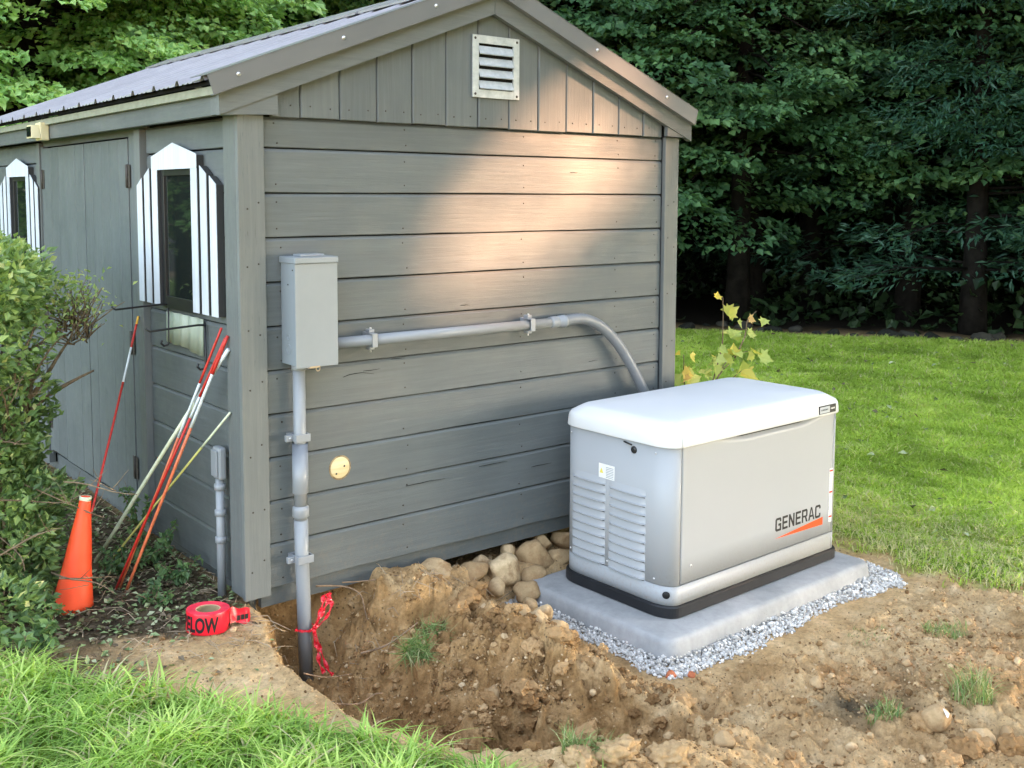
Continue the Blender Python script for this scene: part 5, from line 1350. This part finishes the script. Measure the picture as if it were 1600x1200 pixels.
# mown lawn
N = 1500000; az = R(1)*rg.uniform(33, 68, N); dd = np.sqrt(rg.uniform(4.2**2, 16.5**2, N)); x = CP[0]+np.sin(az)*dd; y = CP[1]+np.cos(az)*dd
keep = rg.random(N) < np.clip((5.2/dd)**1.5, .22, 1)
x, y, dd = x[keep], y[keep], dd[keep]
_, _, g_, _ = masks(x, y); fd = forest_d(x, y)
edge = ss(2.75, 3.7, x+.2*fbm(x*4, y*4, 3, 9))
keep = (g_*np.where(y < .35, .25+.75*edge, 1) > rg.random(len(x))) & (fd < .12) & ~((x < 2.27) & (y > -.05) & (y < 3.7)) & seen(x, y, 1.12) & ~((x > 1.1) & (x < 2.7) & (y > -1) & (y < 0))
x, y, dd = x[keep], y[keep], dd[keep]
cl = fbm(x*1.1, y*1.1, 4, 67); c2 = fbm(x*5, y*5, 3, 68)
h = rg.uniform(.026, .055, len(x))*(1+.5*c2)*(1+.05*dd); wd = .0022+.00075*dd*rg.uniform(.7, 1.2, len(x))
near = dd < 6.2
for sel, ns in ((near, 2), (~near, 1)):
    pass
V, F, m_ = blades(x, y, G(x, y), h, wd, rg.uniform(.5, 1.5, len(x)), 2, rg)
rn = np.clip(.42+.75*cl+.3*c2+.07*np.sin((x*.82+y*.57)*7.5)+.17*rg.normal(0, 1, len(x)), 0, .84)
dryz = (1-ss(2.9, 4.3, x+.3*cl))*(y < .6); rn[rg.random(len(x)) < .06+.5*dryz+.25*np.clip(c2-.15, 0, 1)] = 1
tag(np_mesh('lawn_grass', V, F, M['grass_lawn'], np.repeat(rn, m_)), 'mown green lawn reaching from the pad to the wood', 'lawn', kind='stuff')
# a few leaves fallen on the lawn
N = 260; az = R(1)*rg.uniform(36, 66, N); dd = np.sqrt(rg.uniform(5**2, 14**2, N)); x = CP[0]+np.sin(az)*dd; y = CP[1]+np.cos(az)*dd; ok = (masks(x, y)[2] > .8) & ((x > 2.9) | (y > 4)); x, y = x[ok], y[ok]; n_ = len(x)
V, F = leaf_arrays(np.stack([x, y, G(x, y)+.035], 1), rg.normal(0, 1, (n_, 3))*np.array([1, 1, .3]), rg.normal(0, .4, (n_, 3))+np.array([0, 0, 1]), rg.uniform(.03, .07, n_), .35)
tag(np_mesh('fallen_leaves', V, F, M['litter'], np.repeat(rg.uniform(.3, 1, n_), 4)), 'scattered fallen leaves lying on the mown lawn', 'fallen leaves', kind='stuff')
# tufts
def tuft(x, y, n, rad, hh, label, group='grass tufts left on the dug soil', z=None, droop=0.0, tone=None):
    a = rg.uniform(0, 2*PI, n); r_ = rad*np.sqrt(rg.random(n)); xx = r_*np.cos(a); yy = r_*np.sin(a)
    zz = G(x+xx, y+yy)-Gs(x, y) if z is None else 0*xx
    V, F, m_ = blades(xx, yy, zz, rg.uniform(.5, 1, n)*hh, rg.uniform(.002, .0045, n), rg.uniform(.3, 1.3, n), 3, rg)
    if droop: V[:, 2] -= droop*(np.abs(V[:, 2])); 
    rn = np.clip(rg.normal(.5 if tone is None else tone, .25, n), 0, 1)
    o = np_mesh('grass_tuft', V, F, M['grass_tuft'], np.repeat(rn, m_)); o.location = (x, y, Gs(x, y) if z is None else z); return tag(o, label, 'grass tuft', group)
t1 = tuft(.389, -.413, 300, .05, .10, 'drooping green grass tuft hanging on the bank inside the hole, lower of two', droop=0); t1.rotation_euler = (.9, -1.0, 0); t1.location.z += .03
t2 = tuft(.56, -.30, 200, .04, .085, 'green grass tuft on the clod of turf above the drooping tuft'); t2.rotation_euler = (.6, -.8, 0); t2.location.z += .03
tuft(2.2, -1.49, 240, .09, .06, 'short bright green tuft on the tan soil right of the pad', tone=.6)
tuft(1.73, -1.84, 200, .07, .13, 'taller grass tuft with straggling dry blades near the right edge of the photo', tone=.7)
tuft(1.41, -1.70, 140, .06, .07, 'low green tuft on the soil left of the white-chipped stone', tone=.55)
tuft(.22, -1.46, 110, .04, .10, 'thin green tuft at the bottom edge of the photo in front of the hole', tone=.5)
tuft(.29, -1.50, 60, .02, .09, 'single sprig of green grass right of the thin tuft at the bottom edge', tone=.5)
tuft(1.95, -1.3, 90, .09, .03, 'sparse short tuft on the tan soil close to the gravel', tone=.5)

# ------------------------------------------------------------------ shrub on the left
sh = empty('shrub', (-.85, .95, .26), 0, 'dense broadleaf shrub with bare clipped branches at the left edge of the photo', 'shrub')
OFF = np.array([-.85, .95, .26])
rg = np.random.default_rng(41); random.seed(41)
ells = [((-.86, .90, 1.44), (.36, .42, .22), 5200), ((-.86, .80, 1.22), (.30, .40, .20), 3200), ((-.84, .95, .90), (.33, .46, .28), 6600), ((-.88, .80, .62), (.36, .42, .24), 6000), ((-.90, .55, .40), (.30, .30, .18), 2300), ((-.78, .62, .52), (.20, .25, .16), 1300), ((-1.15, .8, .9), (.4, .5, .65), 3500), ((-1.0, .15, .40), (.24, .20, .12), 800)]
Ps = []; Ds = []; Ns = []
for c_, r_, k in ells:
    k = int(k*1.35)
    q = unit(rg.normal(0, 1, (k, 3))); rad = (rg.random((k, 1))**.28); lump = 1+.28*fbm(q[:, 0]*3+c_[2]*5, q[:, 1]*3+q[:, 2]*2.5, 3, 7)[:, None]
    p = np.array(c_)+q*rad*lump*np.array(r_); Ps.append(p); Ds.append(q+rg.normal(0, .7, (k, 3))+np.array([0, 0, .3])); Ns.append(q*.6+rg.normal(0, .5, (k, 3))+np.array([0, 0, .6]))
P_ = np.concatenate(Ps); D_ = np.concatenate(Ds); N_ = np.concatenate(Ns)
gap = fbm(P_[:, 0]*6+P_[:, 2]*4, P_[:, 1]*6-P_[:, 2]*5, 3, 19); ok = gap > -.10; P_, D_, N_ = P_[ok], D_[ok], N_[ok]
n_ = len(P_); sz = rg.uniform(.024, .048, n_)
V, F = leaf_arrays(P_-OFF, D_, N_, sz, .27, .08, .10)
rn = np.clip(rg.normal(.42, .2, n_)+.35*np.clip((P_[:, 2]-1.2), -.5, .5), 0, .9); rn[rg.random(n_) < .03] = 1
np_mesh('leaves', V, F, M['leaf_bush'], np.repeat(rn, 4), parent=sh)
br = MB()
def branch(a, b, r0, depth=0, pull=.12):
    a = Vector(a); b = Vector(b); L = (b-a).length; k = 6; P = []
    jit = [Vector((random.uniform(-1, 1), random.uniform(-1, 1), random.uniform(-.5, .5)))*pull*L for _ in range(2)]
    for i in range(k+1):
        t = i/k; P.append(a.lerp(b, t)+jit[0]*math.sin(PI*t)*.6+jit[1]*math.sin(2*PI*t)*.3-Vector(OFF))
    br.tube(P, [r0*(1-.6*i/k) for i in range(k+1)], 6)
    if depth < 2:
        for j in range(4):
            t = random.uniform(.35, .95); p = a.lerp(b, t); q = p+Vector((random.uniform(-1, 1), random.uniform(-1, 1), random.uniform(-.1, 1)))*L*.33; branch(p, q, r0*.45, depth+1)
for i in range(9):
    az = i*.7; branch((-.85+.1*math.cos(az), .85+.12*math.sin(az), .24), (-.86+.3*math.cos(az), .9+.4*math.sin(az), random.uniform(.9, 1.45)), .011)
# bare limb crossing to the right with its clipped bunch of twigs
kn = Vector((-.42, .88, 1.22))
branch((-.78, .85, .80), (-.52, .90, .98), .012, 2, .05); branch((-.52, .90, .98), (-.34, .90, 1.06), .011, 2, .04)
branch((-.62, .88, .96), (-.44, .88, 1.20), .011, 2, .06); branch((-.80, .86, 1.05), (-.46, .88, 1.26), .010, 2, .05)
for i in range(60):
    a = kn+Vector((random.uniform(-.05, .05), random.uniform(-.05, .05), random.uniform(-.05, .10))); d = Vector((random.uniform(-.8, .9), random.uniform(-.8, .8), random.uniform(.1, 1.4))).normalized()
    branch(a, a+d*random.uniform(.08, .24), .0035, 2, .1)
for i in range(26):
    a = Vector((random.uniform(-1.0, -.62), random.uniform(.3, .8), random.uniform(.3, .8))); branch(a, a+Vector((random.uniform(-.1, .3), random.uniform(-.3, .1), random.uniform(-.2, .15))), .0035, 1, .15)
br.build('branches', M['twig'], sh)
k = 420; q = np.array(kn)+np.array([.0, 0, .14])+rg.normal(0, 1, (k, 3))*np.array([.075, .07, .06])
V, F = leaf_arrays(q-OFF, rg.normal(0, 1, (k, 3)), rg.normal(0, .6, (k, 3))+np.array([0, 0, .6]), rg.uniform(.016, .032, k), .25)
np_mesh('curled_leaves', V, F, M['leaf_bush'], np.repeat(np.clip(rg.normal(.75, .2, k), 0, 1), 4), parent=sh)

# weeds along the side wall and near the shrub
def weed(x, y, hh, rad, n, label, leafsz=.035, z=None, mat_='leaf_weed'):
    e = empty('weed_plant', (x, y, Gs(x, y)), 0, label, 'weed', 'weeds between the shrub and the shed')
    mb = MB(); Pp = []; Dp = []
    for i in range(max(3, n//22)):
        az = rg.uniform(0, 2*PI); t_ = Vector((rad*math.cos(az)*rg.uniform(.3, 1), rad*math.sin(az)*rg.uniform(.3, 1), hh*rg.uniform(.5, 1)))
        pth = [Vector((0, 0, -.01)), t_*.5+Vector((0, 0, hh*.12)), t_]; mb.tube(pth, [.003, .002, .001], 5)
        for j in range(22):
            t = rg.uniform(.2, 1); p = pth[0].lerp(pth[1], t*2) if t < .5 else pth[1].lerp(pth[2], t*2-1); Pp.append(p[:]); Dp.append(rg.normal(0, 1, 3))
    mb.build('stems', M['twig'], e); Pp = np.array(Pp); k = len(Pp)
    V, F = leaf_arrays(Pp, np.array(Dp), rg.normal(0, .45, (k, 3))+np.array([0, 0, 1]), leafsz*rg.uniform(.5, 1.2, k), .3)
    np_mesh('leaves', V, F, M[mat_], np.repeat(rg.random(k), 4), parent=e); return e
weed(-.155, .92, .30, .10, 160, 'upright dark weed against the shed by the door jamb', .035)
weed(-.20, .66, .16, .16, 200, 'broad low weed below the yellow rod at the side wall')
weed(-.33, .62, .10, .16, 180, 'flat spreading weed between the rods and the side wall')
weed(-.20, .38, .11, .13, 140, 'small weed at the side wall near the outlet box conduit')
weed(-.36, .22, .06, .14, 130, 'ground-hugging weed beside the foot of the red rods', .03)
weed(-.74, .22, .16, .14, 170, 'leafy seedling left of the cone foot', .04)
weed(-.86, -.02, .15, .13, 170, 'dark green seedling at the left edge of the photo below the cone', .042)
weed(-.70, .48, .17, .12, 150, 'pale green sprig beside the left side of the cone', .035)
# leaf litter
N = 12000; x = rg.uniform(-1.5, .0, N); y = rg.uniform(-.5, 2.6, N)
_, l_, gg, _ = masks(x, y); keep = (rg.random(N) < .85*l_+.05) & (gg < .3); x, y = x[keep], y[keep]; n_ = len(x)
P_ = np.stack([x, y, G(x, y)+rg.uniform(.001, .014, n_)], 1)
V, F = leaf_arrays(P_, rg.normal(0, 1, (n_, 3))*np.array([1, 1, .25]), rg.normal(0, .35, (n_, 3))+np.array([0, 0, 1]), rg.uniform(.012, .036, n_), .3, .1)
tag(np_mesh('leaf_litter', V, F, M['litter'], np.repeat(rg.random(n_)**1.1, 4)), 'fallen leaves and clippings under the shrub and along the shed side', 'leaf litter', kind='stuff')
N = 420; mb = MB()
for i in range(N):
    x, y = rg.uniform(-1.2, 0), rg.uniform(-.35, 1.9)
    if i > 330: x, y = rg.uniform(-.2, 1.0), rg.uniform(-.3, .0)
    a = rg.uniform(0, 2*PI); L = rg.uniform(.03, .15); z = Gs(x, y)+.006; x2 = x+L*math.cos(a); y2 = y+L*math.sin(a)
    mb.tube([(x, y, z), ((x+x2)/2+rg.normal()*.01, (y+y2)/2+rg.normal()*.01, z+rg.uniform(0, .02)), (x2, y2, max(Gs(x2, y2), z-.02)+.006)], [.0016, .0013, .0007], 5)
tag(mb.build('fallen_twigs', M['dead_twig']), 'scattered dry twigs on the litter and along the dug edge', 'twigs', kind='stuff')
# roots sticking out of the bank below the wall
rts = [('pale root sticking out of the far bank of the hole', [(.22, -.30, .105), (.30, -.34, .125), (.38, -.36, .165), (.43, -.365, .19)], .0045),
       ('thin pale root hanging below the shed edge right of the conduit', [(.20, .0, .275), (.30, -.04, .262), (.345, -.09, .235), (.35, -.12, .17), (.355, -.14, .12)], .004),
       ('long thin root lying along the shed edge', [(.30, -.03, .275), (.42, -.05, .262), (.55, -.08, .262), (.60, -.14, .23)], .003),
       ('short root at the left bank of the hole below the ribbon', [(-.08, -.42, .16), (.0, -.44, .13), (.08, -.47, .13)], .003),
       ('forked root low on the left bank of the hole', [(-.07, -.6, .12), (.02, -.62, .10), (.07, -.63, .12), (.10, -.64, .12)], .0035),
       ('curled root lying at the bottom right of the hole', [(.40, -1.33, .03), (.46, -1.36, .04), (.52, -1.42, .03), (.57, -1.44, .03)], .0045)]
for lb, P, r_ in rts:
    mb = MB(); pp = smooth_path(P, 5); mb.tube(pp, [r_*(1-.5*i/len(pp)) for i in range(len(pp))], 6); tag(mb.build('root', M['root']), lb, 'root', 'roots around the hole')
# sapling behind the generator
e = empty('maple_sapling', (2.72, .28, .03), 0, 'young maple with yellow-green leaves rising behind the generator', 'sapling')
O = np.array([2.72, .28, .03]); mb = MB()
tips = [(2.96, .3, 1.20, .055), (3.03, .3, 1.124, .075), (3.25, .32, 1.081, .06), (3.19, .3, 1.076, .06), (3.31, .28, 1.10, .05), (3.109, .3, .989, .085), (3.24, .32, .985, .06), (3.022, .3, 1.014, .05), (2.941, .3, .91, .07), (2.90, .25, .86, .08), (2.98, .34, .84, .08), (3.06, .3, .88, .08), (3.113, .3, .876, .07), (3.33, .3, .865, .10), (3.27, .28, .87, .07), (3.16, .3, .77, .10), (2.70, .3, .93, .06), (2.64, .32, .93, .05), (2.672, .3, .80, .07), (2.60, .3, .78, .07), (2.75, .3, .77, .08), (2.84, .28, .80, .07)]
stems = [[(2.72, .28, .03), (2.76, .28, .45), (2.90, .29, .72), (3.05, .3, .86), (3.22, .3, .89)], [(2.80, .28, .55), (2.96, .29, .9), (2.99, .3, 1.05), (2.985, .3, 1.22)], [(3.10, .3, .86), (3.19, .3, .98), (3.21, .3, 1.07), (3.29, .3, 1.12)], [(2.76, .28, .45), (2.68, .3, .7), (2.66, .3, .92)], [(2.74, .28, .4), (2.9, .29, .62), (3.08, .3, .74), (3.17, .3, .78)], [(2.84, .29, .66), (2.98, .29, .80), (3.10, .3, .85)]]
for s_ in stems: pp = [tuple(np.array(p)-O) for p in s_]; sp2 = smooth_path(pp, 4); mb.tube(sp2, [.0055*(1-.7*i/len(sp2)) for i in range(len(sp2))], 6)
mb.build('stems', M['twig'], e)
P_ = []; D_ = []; N_ = []; S_ = []
for x, y, z, s_ in tips:
    for j in range(2 if s_ > .06 else 1):
        P_.append((x-.02+rg.normal()*.012, y+rg.normal()*.02, z+rg.normal()*.012)); D_.append((rg.normal()*.7+.3, -.4+rg.normal()*.5, rg.normal()*.6-.1)); N_.append((-.35+rg.normal()*.3, -.75+rg.normal()*.3, .7)); S_.append(s_*rg.uniform(.85, 1.2))
V, F = lobed(np.array(P_)-O, np.array(D_), np.array(N_), np.array(S_))
np_mesh('leaves', V, F, M['leaf_sapling'], np.repeat(rg.random(len(P_)), len(LOBE)+1), parent=e)
weed2 = weed(2.42, .35, .75, .12, 150, 'grey-green weed growing at the far right corner of the shed', .04)
